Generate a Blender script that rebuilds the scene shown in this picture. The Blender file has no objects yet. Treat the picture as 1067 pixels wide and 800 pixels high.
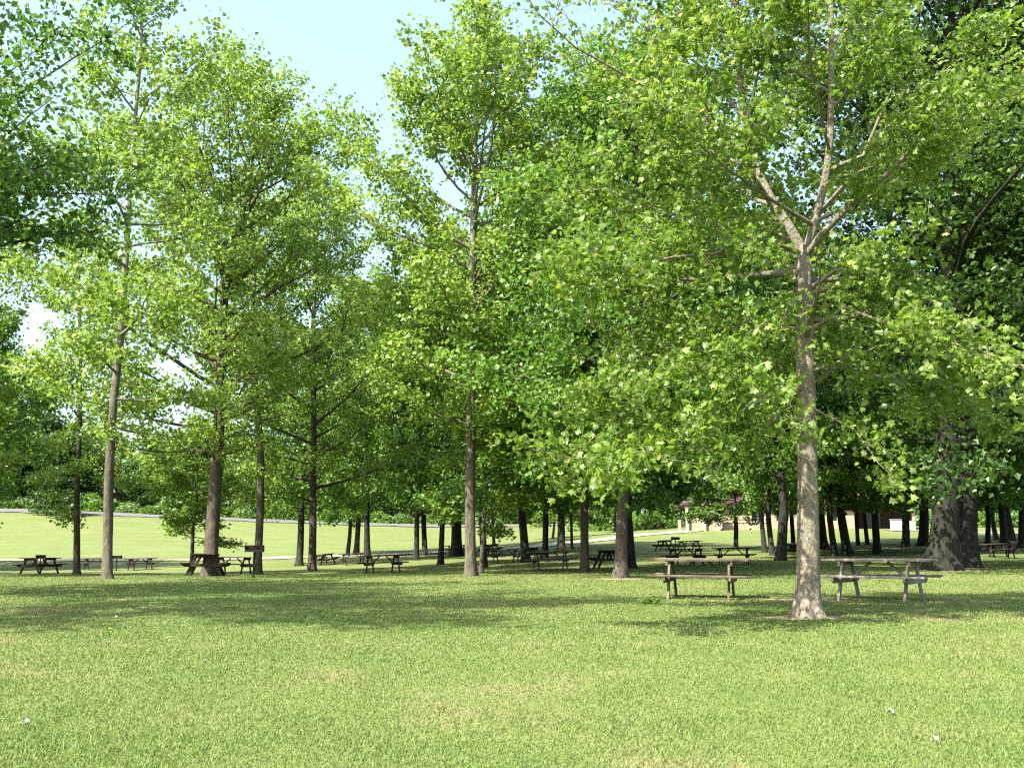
import bpy, math, random
import numpy as np
from mathutils import Vector, Matrix, noise

# ------------------------------------------------------------------ camera, sky, sun, exposure
sc = bpy.context.scene
COL = sc.collection
CAM_Z = 0.9
F = 1037.0
PITCH = math.atan(180.0 / F)
cam_d = bpy.data.cameras.new("camera")
cam = bpy.data.objects.new("camera", cam_d)
COL.objects.link(cam)
cam.location = (0, 0, CAM_Z)
cam.rotation_euler = (math.pi / 2 + PITCH, 0, 0)
cam_d.sensor_width = 36.0
cam_d.lens = 36.0 * F / 1067.0
cam_d.clip_start = 0.1
cam_d.clip_end = 3000
sc.camera = cam

SUN_EL = math.radians(50)
SUN_DIR = Vector((-0.74, -0.67, 0)).normalized() * math.cos(SUN_EL) + Vector((0, 0, math.sin(SUN_EL)))
world = bpy.data.worlds.new("World")
sc.world = world
world.use_nodes = True
wn = world.node_tree
for n in list(wn.nodes):
    wn.nodes.remove(n)
sky = wn.nodes.new("ShaderNodeTexSky")
sky.sky_type = 'NISHITA'
sky.sun_disc = False
sky.sun_elevation = SUN_EL
sky.sun_rotation = math.atan2(SUN_DIR.x, SUN_DIR.y)
sky.air_density = 1.0
sky.dust_density = 4.5
sky.ozone_density = 1.0
bgn = wn.nodes.new("ShaderNodeBackground")
bgn.inputs[1].default_value = 0.135
wo = wn.nodes.new("ShaderNodeOutputWorld")
hz = wn.nodes.new("ShaderNodeMix"); hz.data_type = 'RGBA'
hz.inputs[0].default_value = 0.30           # flat pale blue mixed into the sky colour to imitate overexposure
hz.inputs[7].default_value = (1.35, 1.85, 2.35, 1)
wn.links.new(sky.outputs[0], hz.inputs[6])
wn.links.new(hz.outputs[2], bgn.inputs[0])
wn.links.new(bgn.outputs[0], wo.inputs[0])

sun_d = bpy.data.lights.new("sun", 'SUN')
sun_d.energy = 4.2
sun_d.angle = math.radians(0.53)
sun_d.color = (1.0, 0.95, 0.84)
sun = bpy.data.objects.new("sun", sun_d)
COL.objects.link(sun)
sun.rotation_euler = (-SUN_DIR).to_track_quat('-Z', 'Y').to_euler()

vs = sc.view_settings
vs.view_transform = 'Standard'
vs.look = 'None'
vs.exposure = 2.1
vs.gamma = 1.0
vs.use_curve_mapping = False
sc.cycles.max_bounces = 7
sc.cycles.diffuse_bounces = 5
sc.cycles.transmission_bounces = 5
sc.cycles.caustics_reflective = False
sc.cycles.caustics_refractive = False
sc.cycles.use_denoising = False
sc.cycles.filter_width = 1.2

rnd = random.Random(7)
R = math.radians

# ------------------------------------------------------------------ terrain
def ray(px, py):
    a = PITCH
    u = (px - 533.5) / F
    v = -(py - 400.0) / F
    return Vector((u, math.cos(a) - math.sin(a) * v, math.sin(a) + math.cos(a) * v))

def z_for(py, Y):
    d = ray(533.5, py)
    return CAM_Z + Y / d.y * d.z

cols_px = [0, 270, 480, 700, 900, 1067]
S_COLS = np.array([(p - 533.5) / 1052.0 for p in cols_px])
near = [(-80, -0.9), (0, -0.72), (4, -0.5), (6.2, -0.31), (10, -0.08), (14, 0.04), (18.5, 0.09), (24, 0.16)]
far = {
    0:    [(31, 602), (45, 599), (66, 595), (83, 586), (90, 582), (130, 562), (181, 534), (194, 527.5), (260, 527), (700, 520)],
    270:  [(31, 602), (45, 599), (66, 595), (83, 585.5), (90, 582), (130, 565), (181, 545), (194, 540), (260, 540), (700, 530)],
    480:  [(31, 602), (45, 595), (66, 585), (83, 577.5), (92, 573.5), (130, 564), (181, 552), (194, 547.5), (260, 542), (700, 535)],
    700:  [(31, 600), (46, 589), (66, 578), (83, 570), (95, 561), (110, 552.5), (150, 546), (194, 543), (260, 540), (700, 535)],
    900:  [(31, 597), (46, 586), (66, 577), (83, 568), (95, 560), (110, 551), (150, 545), (194, 542), (260, 540), (700, 535)],
    1067: [(31, 596), (46, 588), (66, 578), (83, 569), (95, 561), (110, 554), (150, 547), (194, 543), (260, 540), (700, 535)],
}
NY = 500
YG = np.geomspace(3.0, 700.0, NY)
NS = 61
SG = np.linspace(-0.6, 0.6, NS)
prof = []
for c in cols_px:
    ys = [p[0] for p in near if p[0] > 0] + [p[0] for p in far[c]]
    zs = [p[1] for p in near if p[0] > 0] + [z_for(p[1], p[0]) for p in far[c]]
    z = np.interp(YG, ys, zs)
    k = np.ones(9) / 9.0
    for _ in range(2):
        z = np.convolve(np.pad(z, 4, mode='edge'), k, mode='valid')
    prof.append(z)
prof = np.array(prof)
ZT = np.zeros((NS, NY))
for j in range(NY):
    ZT[:, j] = np.interp(SG, S_COLS, prof[:, j])
for _ in range(3):
    p = np.pad(ZT, ((2, 2), (0, 0)), mode='edge')
    ZT = (p[:-4] + p[1:-3] + p[2:-2] + p[3:-1] + p[4:]) / 5.0
LY0, LY1 = math.log(3.0), math.log(700.0)

def tz_np(X, Y):
    X = np.asarray(X, float); Y = np.asarray(Y, float)
    Yc = np.clip(Y, 3.0, 699.0)
    s = np.clip(X / np.maximum(Yc, 3.0), -0.6, 0.6)
    fy = (np.log(Yc) - LY0) / (LY1 - LY0) * (NY - 1)
    fs = (s + 0.6) / 1.2 * (NS - 1)
    iy = np.clip(fy.astype(int), 0, NY - 2); is_ = np.clip(fs.astype(int), 0, NS - 2)
    ty = fy - iy; ts = fs - is_
    z = (ZT[is_, iy] * (1 - ts) * (1 - ty) + ZT[is_ + 1, iy] * ts * (1 - ty)
         + ZT[is_, iy + 1] * (1 - ts) * ty + ZT[is_ + 1, iy + 1] * ts * ty)
    z = np.where(Y < 3.0, z - (3.0 - Y) * 0.03 * (Y > -8) - 0.33 * (Y <= -8), z)
    amp = np.clip(Yc / 60.0, 0.15, 1.0)
    z = z + 0.03 * amp * (np.sin(X * 0.41 + 1.3) * np.sin(Y * 0.33) + 0.6 * np.sin(X * 0.93 + Y * 0.71))
    return z

def tz(x, y):
    return float(tz_np(x, y))

def ground_at(px, py, ymin=5.0, ymax=600.0):
    d = ray(px, py)
    Ys = np.geomspace(ymin, ymax, 4000)
    t = Ys / d.y
    X = t * d.x; Z = CAM_Z + t * d.z
    below = Z - tz_np(X, Ys)
    idx = np.where(below <= 0)[0]
    if len(idx) == 0:
        i = int(np.argmin(below))
    else:
        i = int(idx[0])
    return Vector((float(X[i]), float(Ys[i]), tz(X[i], Ys[i])))

def ppm(Y):           # pixels per metre at distance Y
    return 1052.0 / Y

# ------------------------------------------------------------------ object helpers
def mesh_np(name, verts, faces_flat, loop_tot, mat, smooth=False, attrs=None):
    me = bpy.data.meshes.new(name)
    verts = np.asarray(verts, np.float32)
    me.vertices.add(len(verts)); me.vertices.foreach_set("co", verts.ravel())
    faces_flat = np.asarray(faces_flat, np.int32); loop_tot = np.asarray(loop_tot, np.int32)
    me.loops.add(len(faces_flat)); me.loops.foreach_set("vertex_index", faces_flat)
    me.polygons.add(len(loop_tot))
    st = np.zeros(len(loop_tot), np.int32); st[1:] = np.cumsum(loop_tot)[:-1]
    me.polygons.foreach_set("loop_start", st)
    me.polygons.foreach_set("loop_total", loop_tot)
    me.polygons.foreach_set("use_smooth", np.full(len(loop_tot), smooth, bool))
    for k, v in (attrs or {}).items():
        a = me.attributes.new(k, 'FLOAT', 'POINT')
        a.data.foreach_set("value", np.asarray(v, np.float32))
    me.update(calc_edges=True)
    me.materials.append(mat)
    return me

def link(name, me, parent=None, loc=None):
    o = bpy.data.objects.new(name, me)
    COL.objects.link(o)
    if parent is not None:
        o.parent = parent
    if loc is not None:
        o.location = loc
    return o

def tag(o, label=None, cat=None, group=None, kind=None):
    if label: o["label"] = label
    if cat: o["category"] = cat
    if group: o["group"] = group
    if kind: o["kind"] = kind
    return o

def empty(name, loc, rz=0.0):
    o = bpy.data.objects.new(name, None)
    COL.objects.link(o)
    o.location = loc
    o.rotation_euler = (0, 0, rz)
    o.empty_display_size = 0.3
    return o

class MB:
    """collects shapes into one mesh"""
    def __init__(s):
        s.v = []; s.f = []; s.smooth = False; s.tint = []
    def add(s, vs_, fs_, t=0.5):
        b = len(s.v)
        s.v += [tuple(v) for v in vs_]
        s.f += [tuple(b + i for i in f) for f in fs_]
        s.tint += [t] * len(vs_)
    def box(s, c, size, rot=None, t=0.5, bev=0.0):
        hx, hy, hz = size[0] / 2, size[1] / 2, size[2] / 2
        if bev <= 0:
            pts = [Vector((x, y, z)) for x in (-hx, hx) for y in (-hy, hy) for z in (-hz, hz)]
            fs_ = [(0, 1, 3, 2), (4, 6, 7, 5), (0, 4, 5, 1), (2, 3, 7, 6), (0, 2, 6, 4), (1, 5, 7, 3)]
        else:
            # chamfered along the longest axis
            ax = max(range(3), key=lambda i: size[i])
            h = [hx, hy, hz]
            a, b = [(1, 2), (2, 0), (0, 1)][ax]
            ring = [(-h[a] + bev, -h[b]), (h[a] - bev, -h[b]), (h[a], -h[b] + bev), (h[a], h[b] - bev),
                    (h[a] - bev, h[b]), (-h[a] + bev, h[b]), (-h[a], h[b] - bev), (-h[a], -h[b] + bev)]
            pts = []
            for e in (-h[ax], h[ax]):
                for (p, q) in ring:
                    v = [0, 0, 0]; v[ax] = e; v[a] = p; v[b] = q
                    pts.append(Vector(v))
            fs_ = [tuple(range(7, -1, -1)), tuple(range(8, 16))]
            for i in range(8):
                j = (i + 1) % 8
                fs_.append((i, j, 8 + j, 8 + i))
        if rot is not None:
            pts = [rot @ p for p in pts]
        c = Vector(c)
        s.add([p + c for p in pts], fs_, t)
    def bar(s, p0, p1, w, h, up=(0, 0, 1), t=0.5, bev=0.004):
        """rectangular bar from p0 to p1; w across, h along 'up'"""
        p0 = Vector(p0); p1 = Vector(p1)
        d = (p1 - p0); L = d.length; d.normalize()
        side = d.cross(Vector(up)).normalized()
        u = side.cross(d).normalized()
        m = Matrix((d, side, u)).transposed()
        s.box((p0 + p1) / 2, (L, w, h), m, t, bev)
    def prism(s, outline, axis, a0, a1, t=0.5):
        """outline: 2D points in the plane perpendicular to axis ('x': (y,z), 'y': (x,z), 'z': (x,y))"""
        def P(p, a):
            if axis == 'x': return (a, p[0], p[1])
            if axis == 'y': return (p[0], a, p[1])
            return (p[0], p[1], a)
        n = len(outline)
        vs_ = [P(p, a0) for p in outline] + [P(p, a1) for p in outline]
        fs_ = [tuple(range(n - 1, -1, -1)), tuple(range(n, 2 * n))]
        fs_ += [(i, (i + 1) % n, n + (i + 1) % n, n + i) for i in range(n)]
        s.add(vs_, fs_, t)
    def tube(s, pts, rads, n=8, cap=True, t=0.5, wob=0.0, rg=None):
        pts = [Vector(p) for p in pts]
        b = len(s.v)
        prev = None
        m = len(pts)
        for i, p in enumerate(pts):
            d = (pts[min(i + 1, m - 1)] - pts[max(i - 1, 0)])
            if d.length < 1e-9: d = Vector((0, 0, 1))
            d.normalize()
            if prev is None:
                ref = Vector((1, 0, 0)) if abs(d.x) < 0.8 else Vector((0, 1, 0))
                u = d.cross(ref).normalized()
            else:
                u = (prev - d * prev.dot(d)).normalized()
            prev = u
            w = d.cross(u)
            for k in range(n):
                a = 2 * math.pi * k / n
                rr = rads[i] * (1 + (wob * (rg.random() - 0.5) if rg else 0))
                q = p + (u * math.cos(a) + w * math.sin(a)) * rr
                s.v.append((q.x, q.y, q.z)); s.tint.append(t)
        for i in range(m - 1):
            for k in range(n):
                k2 = (k + 1) % n
                s.f.append((b + i * n + k, b + i * n + k2, b + (i + 1) * n + k2, b + (i + 1) * n + k))
        if cap:
            s.f.append(tuple(b + k for k in range(n - 1, -1, -1)))
            s.f.append(tuple(b + (m - 1) * n + k for k in range(n)))
    def mesh(s, name, mat, smooth=False):
        flat = [i for f in s.f for i in f]
        return mesh_np(name, np.array(s.v, np.float32).reshape(-1, 3), flat, [len(f) for f in s.f], mat, smooth, {"tint": s.tint})
    def build(s, name, mat, parent=None, smooth=False, loc=None):
        return link(name, s.mesh(name, mat, smooth), parent, loc)

# ------------------------------------------------------------------ materials
class NT:
    def __init__(s, name):
        s.m = bpy.data.materials.new(name); s.m.use_nodes = True
        s.t = s.m.node_tree
        for n in list(s.t.nodes): s.t.nodes.remove(n)
        s.out = s.t.nodes.new("ShaderNodeOutputMaterial")
    def n(s, typ, **kw):
        nd = s.t.nodes.new(typ)
        for k, v in kw.items(): setattr(nd, k, v)
        return nd
    def l(s, a, b): s.t.links.new(a, b)
    def noise(s, vec, scale, detail=4.0, rough=0.55, dist=0.0):
        nd = s.n("ShaderNodeTexNoise"); nd.inputs["Scale"].default_value = scale
        nd.inputs["Detail"].default_value = detail; nd.inputs["Roughness"].default_value = rough
        nd.inputs["Distortion"].default_value = dist
        s.l(vec, nd.inputs["Vector"]); return nd.outputs["Fac"]
    def ramp(s, fac, stops):
        nd = s.n("ShaderNodeValToRGB"); cr = nd.color_ramp
        while len(cr.elements) < len(stops): cr.elements.new(0.5)
        for e, (p, c) in zip(cr.elements, stops):
            e.position = p; e.color = (*c, 1)
        s.l(fac, nd.inputs[0]); return nd.outputs[0]
    def mix(s, fac, a, b, mode='MIX'):
        nd = s.n("ShaderNodeMix", data_type='RGBA', blend_type=mode)
        for sock, v in ((nd.inputs[0], fac), (nd.inputs[6], a), (nd.inputs[7], b)):
            if hasattr(v, "links"): s.l(v, sock)
            elif isinstance(v, tuple): sock.default_value = (*v, 1)
            else: sock.default_value = v
        return nd.outputs[2]
    def math(s, op, a, b=0.0):
        nd = s.n("ShaderNodeMath", operation=op)
        for sock, v in ((nd.inputs[0], a), (nd.inputs[1], b)):
            if hasattr(v, "links"): s.l(v, sock)
            else: sock.default_value = v
        return nd.outputs[0]
    def bump(s, h, strength=0.5, dist=0.02):
        nd = s.n("ShaderNodeBump"); nd.inputs["Strength"].default_value = strength
        nd.inputs["Distance"].default_value = dist; s.l(h, nd.inputs["Height"]); return nd.outputs[0]
    def principled(s, col, rough=0.8, normal=None, spec=0.3, metal=0.0):
        p = s.n("ShaderNodeBsdfPrincipled")
        if hasattr(col, "links"): s.l(col, p.inputs["Base Color"])
        else: p.inputs["Base Color"].default_value = (*col, 1)
        if hasattr(rough, "links"): s.l(rough, p.inputs["Roughness"])
        else: p.inputs["Roughness"].default_value = rough
        p.inputs["Specular IOR Level"].default_value = spec
        p.inputs["Metallic"].default_value = metal
        if normal is not None: s.l(normal, p.inputs["Normal"])
        return p
    def done(s, shader):
        s.l(shader, s.out.inputs[0]); return s.m

def grass_colour(t, pos, lit=(1.0, 1.0, 1.0)):
    big = t.noise(pos, 0.22, 5.0, 0.62)
    mid = t.noise(pos, 0.9, 4.0, 0.6)
    fine = t.noise(pos, 5.0, 3.0, 0.6)
    mpp = t.n("ShaderNodeMapping"); t.l(pos, mpp.inputs[0]); mpp.inputs["Scale"].default_value = (0.05, 0.42, 0.42)
    streak = t.noise(mpp.outputs[0], 1.0, 4.0, 0.6, 0.4)
    big = t.math('ADD', t.math('MULTIPLY', big, 0.6), t.math('MULTIPLY', streak, 0.4))
    f = t.math('ADD', t.math('MULTIPLY', big, 0.58), t.math('ADD', t.math('MULTIPLY', mid, 0.27), t.math('MULTIPLY', fine, 0.15)))
    f = t.math('ADD', t.math('MULTIPLY', t.math('SUBTRACT', f, 0.5), 1.55), 0.5)
    return t.ramp(f, [(0.36, (0.088, 0.150, 0.028)), (0.47, (0.123, 0.177, 0.041)), (0.56, (0.162, 0.199, 0.061)), (0.66, (0.260, 0.219, 0.113))])

def mat_ground():
    t = NT("lawn_ground")
    g = t.n("ShaderNodeNewGeometry").outputs["Position"]
    c = grass_colour(t, g)
    f1 = t.noise(g, 28.0, 3.0, 0.7)
    f2 = t.noise(g, 2.2, 6.0, 0.75)
    c = t.mix(t.ramp(f1, [(0.35, (0, 0, 0)), (0.7, (1, 1, 1))]), c, (0.18, 0.20, 0.07))
    c = t.mix(t.math('MULTIPLY', t.ramp(f2, [(0.35, (1, 1, 1)), (0.55, (0, 0, 0))]), 0.45), c, (0.10, 0.15, 0.032))
    # smooth turf sheet: the shadowing between blades is put into its colour
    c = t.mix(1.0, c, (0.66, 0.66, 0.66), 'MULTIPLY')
    b = t.bump(f1, 0.6, 0.03)
    return t.done(t.principled(c, 0.9, b, 0.15).outputs[0])

def mat_blade():
    t = NT("grass_blades")
    g = t.n("ShaderNodeNewGeometry").outputs["Position"]
    c = grass_colour(t, g)
    a = t.n("ShaderNodeAttribute", attribute_name="tint").outputs["Fac"]
    v = t.ramp(a, [(0.0, (0.087, 0.159, 0.030)), (0.35, (0.128, 0.196, 0.042)), (0.75, (0.172, 0.229, 0.065)), (0.9, (0.278, 0.280, 0.130)), (1.0, (0.425, 0.393, 0.261))])
    c = t.mix(0.55, c, v)
    p = t.principled(c, 0.55, None, 0.35)
    tr = t.n("ShaderNodeBsdfTranslucent"); t.l(c, tr.inputs[0])
    mx = t.n("ShaderNodeMixShader"); mx.inputs[0].default_value = 0.35
    t.l(p.outputs[0], mx.inputs[1]); t.l(tr.outputs[0], mx.inputs[2])
    return t.done(mx.outputs[0])

def mat_leaf(name, stops, trans=0.4, tcol=1.35, rough=0.42, spec=0.4):
    t = NT(name)
    a = t.n("ShaderNodeAttribute", attribute_name="tint").outputs["Fac"]
    c = t.ramp(a, stops)
    p = t.principled(c, rough, None, spec)
    tr = t.n("ShaderNodeBsdfTranslucent")
    tc = t.mix(1.0, c, (tcol, tcol * 1.05, tcol * 0.55), 'MULTIPLY')
    t.l(tc, tr.inputs[0])
    mx = t.n("ShaderNodeMixShader"); mx.inputs[0].default_value = trans
    t.l(p.outputs[0], mx.inputs[1]); t.l(tr.outputs[0], mx.inputs[2])
    return t.done(mx.outputs[0])

def mat_bark(name, dark, midc, pale, scale=6.0, patch=0.5, up_pale=None, ridges=True):
    t = NT(name)
    tc = t.n("ShaderNodeTexCoord").outputs["Object"]
    mp = t.n("ShaderNodeMapping"); t.l(tc, mp.inputs[0]); mp.inputs["Scale"].default_value = (1, 1, 0.22 if ridges else 0.6)
    n1 = t.noise(mp.outputs[0], scale * 2.4, 8.0, 0.7, 0.3)
    n2 = t.noise(tc, scale * 0.35, 4.0, 0.6, 0.4)
    vo = t.n("ShaderNodeTexVoronoi"); vo.inputs["Scale"].default_value = scale * 2.2
    mp2 = t.n("ShaderNodeMapping"); t.l(tc, mp2.inputs[0]); mp2.inputs["Scale"].default_value = (1, 1, 0.45)
    t.l(mp2.outputs[0], vo.inputs["Vector"])
    c = t.ramp(n1, [(0.3, dark), (0.52, midc), (0.72, pale)])
    cell = t.ramp(vo.outputs["Color"], [(0.25, (0, 0, 0)), (0.6, (1, 1, 1))])
    c = t.mix(t.math('MULTIPLY', cell, patch), c, pale)
    c = t.mix(t.math('MULTIPLY', t.ramp(n2, [(0.42, (0, 0, 0)), (0.6, (1, 1, 1))]), 0.32), c, dark)
    if up_pale:
        z0, z1, colr = up_pale
        sp = t.n("ShaderNodeSeparateXYZ"); t.l(tc, sp.inputs[0])
        mr = t.n("ShaderNodeMapRange"); t.l(sp.outputs[2], mr.inputs[0])
        mr.inputs[1].default_value = z0; mr.inputs[2].default_value = z1
        n3 = t.noise(tc, 3.5, 5.0, 0.6, 0.5)
        m2 = t.math('MULTIPLY', mr.outputs[0], t.ramp(n3, [(0.38, (0.45, 0.45, 0.45)), (0.55, (1, 1, 1))]))
        c = t.mix(m2, c, colr)
    h = t.math('ADD', n1, t.math('MULTIPLY', vo.outputs["Distance"], 0.35))
    return t.done(t.principled(c, 0.9, t.bump(h, 1.0, 0.06), 0.15).outputs[0])

def mat_wood(name, dark, midc, pale, along='x'):
    t = NT(name)
    tc = t.n("ShaderNodeTexCoord").outputs["Object"]
    a = t.n("ShaderNodeAttribute", attribute_name="tint").outputs["Fac"]
    ad = t.n("ShaderNodeVectorMath", operation='ADD'); t.l(tc, ad.inputs[0])
    cb = t.n("ShaderNodeCombineXYZ"); t.l(t.math('MULTIPLY', a, 37.0), cb.inputs[0]); t.l(t.math('MULTIPLY', a, 11.0), cb.inputs[1])
    t.l(cb.outputs[0], ad.inputs[1])
    mp = t.n("ShaderNodeMapping"); t.l(ad.outputs[0], mp.inputs[0])
    mp.inputs["Scale"].default_value = (1.0, 9.0, 9.0) if along == 'x' else (6.0, 6.0, 1.2)
    n1 = t.noise(mp.outputs[0], 5.0, 6.0, 0.65, 0.6)
    n2 = t.noise(ad.outputs[0], 2.6, 4.0, 0.6)
    c = t.ramp(n1, [(0.3, dark), (0.5, midc), (0.68, pale)])
    c = t.mix(t.ramp(n2, [(0.4, (0.75, 0.75, 0.75)), (0.62, (0, 0, 0))]), c, dark)
    hs = t.n("ShaderNodeHueSaturation"); t.l(c, hs.inputs["Color"])
    t.l(t.math('ADD', t.math('MULTIPLY', a, 0.6), 0.7), hs.inputs["Value"])
    return t.done(t.principled(hs.outputs[0], 0.82, t.bump(n1, 0.5, 0.008), 0.2).outputs[0])

def mat_noise(name, c0, c1, scale=4.0, rough=0.9, metal=0.0, bump=0.3, spec=0.2, detail=5.0):
    t = NT(name)
    g = t.n("ShaderNodeTexCoord").outputs["Object"]
    n1 = t.noise(g, scale, detail, 0.65)
    c = t.ramp(n1, [(0.35, c0), (0.65, c1)])
    return t.done(t.principled(c, rough, t.bump(n1, bump, 0.02), spec, metal).outputs[0])

def mat_brick(name):
    t = NT(name)
    g = t.n("ShaderNodeTexCoord").outputs["Object"]
    sx = t.n("ShaderNodeSeparateXYZ"); t.l(g, sx.inputs[0])
    cx = t.n("ShaderNodeCombineXYZ")
    t.l(t.math('ADD', sx.outputs[0], sx.outputs[1]), cx.inputs[0]); t.l(sx.outputs[2], cx.inputs[1])
    b = t.n("ShaderNodeTexBrick"); t.l(cx.outputs[0], b.inputs["Vector"])
    b.inputs["Scale"].default_value = 3.0
    b.inputs["Color1"].default_value = (0.32, 0.25, 0.17, 1)
    b.inputs["Color2"].default_value = (0.26, 0.19, 0.13, 1)
    b.inputs["Mortar"].default_value = (0.32, 0.29, 0.25, 1)
    n1 = t.noise(g, 1.2, 5.0, 0.6)
    c = t.mix(t.math('MULTIPLY', n1, 0.35), b.outputs["Color"], (0.36, 0.30, 0.23))
    return t.done(t.principled(c, 0.9, None, 0.15).outputs[0])

M = {}
M['ground'] = mat_ground()
M['blade'] = mat_blade()
M['leaf_sycamore'] = mat_leaf("sycamore_leaves", [(0.0, (0.093, 0.163, 0.024)), (0.4, (0.157, 0.242, 0.039)), (0.75, (0.218, 0.305, 0.063)), (1.0, (0.395, 0.469, 0.190))], 0.42)
M['leaf_near'] = mat_leaf("near_sycamore_leaves", [(0.0, (0.070, 0.129, 0.018)), (0.45, (0.122, 0.193, 0.030)), (0.8, (0.192, 0.263, 0.058)), (1.0, (0.348, 0.403, 0.167))], 0.5, 1.4, 0.38, 0.4)
M['leaf_maple'] = mat_leaf("maple_leaves", [(0.0, (0.055, 0.120, 0.020)), (0.5, (0.092, 0.183, 0.029)), (1.0, (0.168, 0.274, 0.062))], 0.40)
M['leaf_grove'] = mat_leaf("grove_leaves", [(0.0, (0.050, 0.109, 0.015)), (0.5, (0.090, 0.172, 0.025)), (1.0, (0.155, 0.252, 0.048))], 0.42)
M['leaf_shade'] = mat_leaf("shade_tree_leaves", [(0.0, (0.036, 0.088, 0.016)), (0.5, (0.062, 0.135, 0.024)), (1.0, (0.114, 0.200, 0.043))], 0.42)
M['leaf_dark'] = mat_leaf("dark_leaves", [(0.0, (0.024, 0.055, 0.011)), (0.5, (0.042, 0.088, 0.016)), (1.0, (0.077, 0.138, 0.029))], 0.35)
M['leaf_far'] = mat_leaf("woodland_leaves", [(0.0, (0.063, 0.115, 0.032)), (0.5, (0.095, 0.165, 0.041)), (1.0, (0.144, 0.230, 0.063))], 0.3)
M['bark_near'] = mat_bark("sycamore_bark", (0.102, 0.084, 0.061), (0.210, 0.180, 0.132), (0.384, 0.348, 0.277), 10.0, 0.55, (2.5, 6.5, (0.20, 0.185, 0.145)), False)
M['bark_pale'] = mat_bark("pale_bark", (0.047, 0.042, 0.031), (0.090, 0.080, 0.060), (0.145, 0.134, 0.101), 4.0, 0.35, (4.0, 12.0, (0.188, 0.188, 0.146)))
M['bark'] = mat_bark("brown_bark", (0.038, 0.031, 0.024), (0.075, 0.065, 0.051), (0.124, 0.108, 0.086), 4.0, 0.3)
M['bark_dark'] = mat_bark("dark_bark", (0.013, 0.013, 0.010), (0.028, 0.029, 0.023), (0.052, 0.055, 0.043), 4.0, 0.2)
M['wood_brown'] = mat_wood("brown_wood", (0.056, 0.046, 0.030), (0.117, 0.099, 0.068), (0.184, 0.161, 0.115))
M['wood_brown_v'] = mat_wood("brown_wood_upright", (0.060, 0.050, 0.033), (0.113, 0.096, 0.065), (0.178, 0.155, 0.112), 'z')
M['wood_grey'] = mat_wood("weathered_grey_wood", (0.156, 0.140, 0.107), (0.312, 0.290, 0.231), (0.468, 0.437, 0.352))
M['wood_grey_v'] = mat_wood("weathered_grey_wood_upright", (0.143, 0.129, 0.104), (0.255, 0.239, 0.203), (0.360, 0.335, 0.285), 'z')
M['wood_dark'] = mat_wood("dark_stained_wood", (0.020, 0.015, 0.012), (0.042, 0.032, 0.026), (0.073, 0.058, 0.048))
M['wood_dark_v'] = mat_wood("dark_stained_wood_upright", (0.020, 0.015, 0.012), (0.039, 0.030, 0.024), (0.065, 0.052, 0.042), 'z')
M['gravel'] = mat_noise("gravel", (0.204, 0.179, 0.134), (0.306, 0.271, 0.211), 7.0, 0.95)
M['asphalt'] = mat_noise("asphalt", (0.084, 0.084, 0.091), (0.119, 0.119, 0.126), 1.5, 0.85)
M['soil'] = mat_noise("bare_soil", (0.135, 0.104, 0.064), (0.260, 0.208, 0.137), 9.0, 0.95, 0, 0.8)
M['iron'] = mat_noise("rusty_iron", (0.012, 0.011, 0.010), (0.032, 0.024, 0.019), 9.0, 0.7, 0.3)
M['brick'] = mat_brick("tan_brick")
M['roof'] = mat_noise("maroon_roof", (0.070, 0.031, 0.039), (0.108, 0.052, 0.062), 3.0, 0.7)
M['stone'] = mat_noise("pale_stone", (0.250, 0.223, 0.180), (0.326, 0.297, 0.246), 2.0, 0.9)
M['white'] = mat_noise("white_paint", (0.357, 0.352, 0.337), (0.408, 0.403, 0.388), 2.0, 0.7)
M['glass'] = mat_noise("dark_window_glass", (0.02, 0.025, 0.03), (0.03, 0.035, 0.04), 1.0, 0.12, 0, 0.0, 0.6)
M['shaded_wall'] = mat_noise("shaded_recess_wall", (0.05, 0.035, 0.03), (0.08, 0.055, 0.045), 2.0, 0.8)  # the shade under the entrance canopy is put into this wall colour
M['petal'] = mat_noise("dandelion_petals", (0.75, 0.55, 0.02), (0.8, 0.62, 0.04), 30.0, 0.7)
M['litter'] = mat_noise("dry_leaf", (0.270, 0.252, 0.216), (0.420, 0.408, 0.372), 30.0, 0.8)

# ------------------------------------------------------------------ ground, road, path, soil
def grid_mesh(name, xs, ys, mat):
    X, Y = np.meshgrid(xs, ys)
    Z = tz_np(X, Y)
    v = np.stack([X, Y, Z], -1).reshape(-1, 3)
    nx, ny = len(xs), len(ys)
    i = (np.arange(ny - 1)[:, None] * nx + np.arange(nx - 1)[None, :]).ravel()
    f = np.stack([i, i + 1, i + nx + 1, i + nx], -1)
    return mesh_np(name, v, f.ravel(), np.full(len(f), 4), mat, True)

def sym_space(maxv, n, p=2.4):
    t = np.linspace(-1, 1, n)
    return np.sign(t) * np.abs(t) ** p * maxv
xs = sym_space(520, 321)
ys = np.concatenate([np.linspace(-120, 2, 16), np.geomspace(3, 640, 380)])
o = link("ground", grid_mesh("ground", xs, ys, M['ground']))
tag(o, "mown green lawn and rising meadow of the park", kind="structure")

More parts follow.
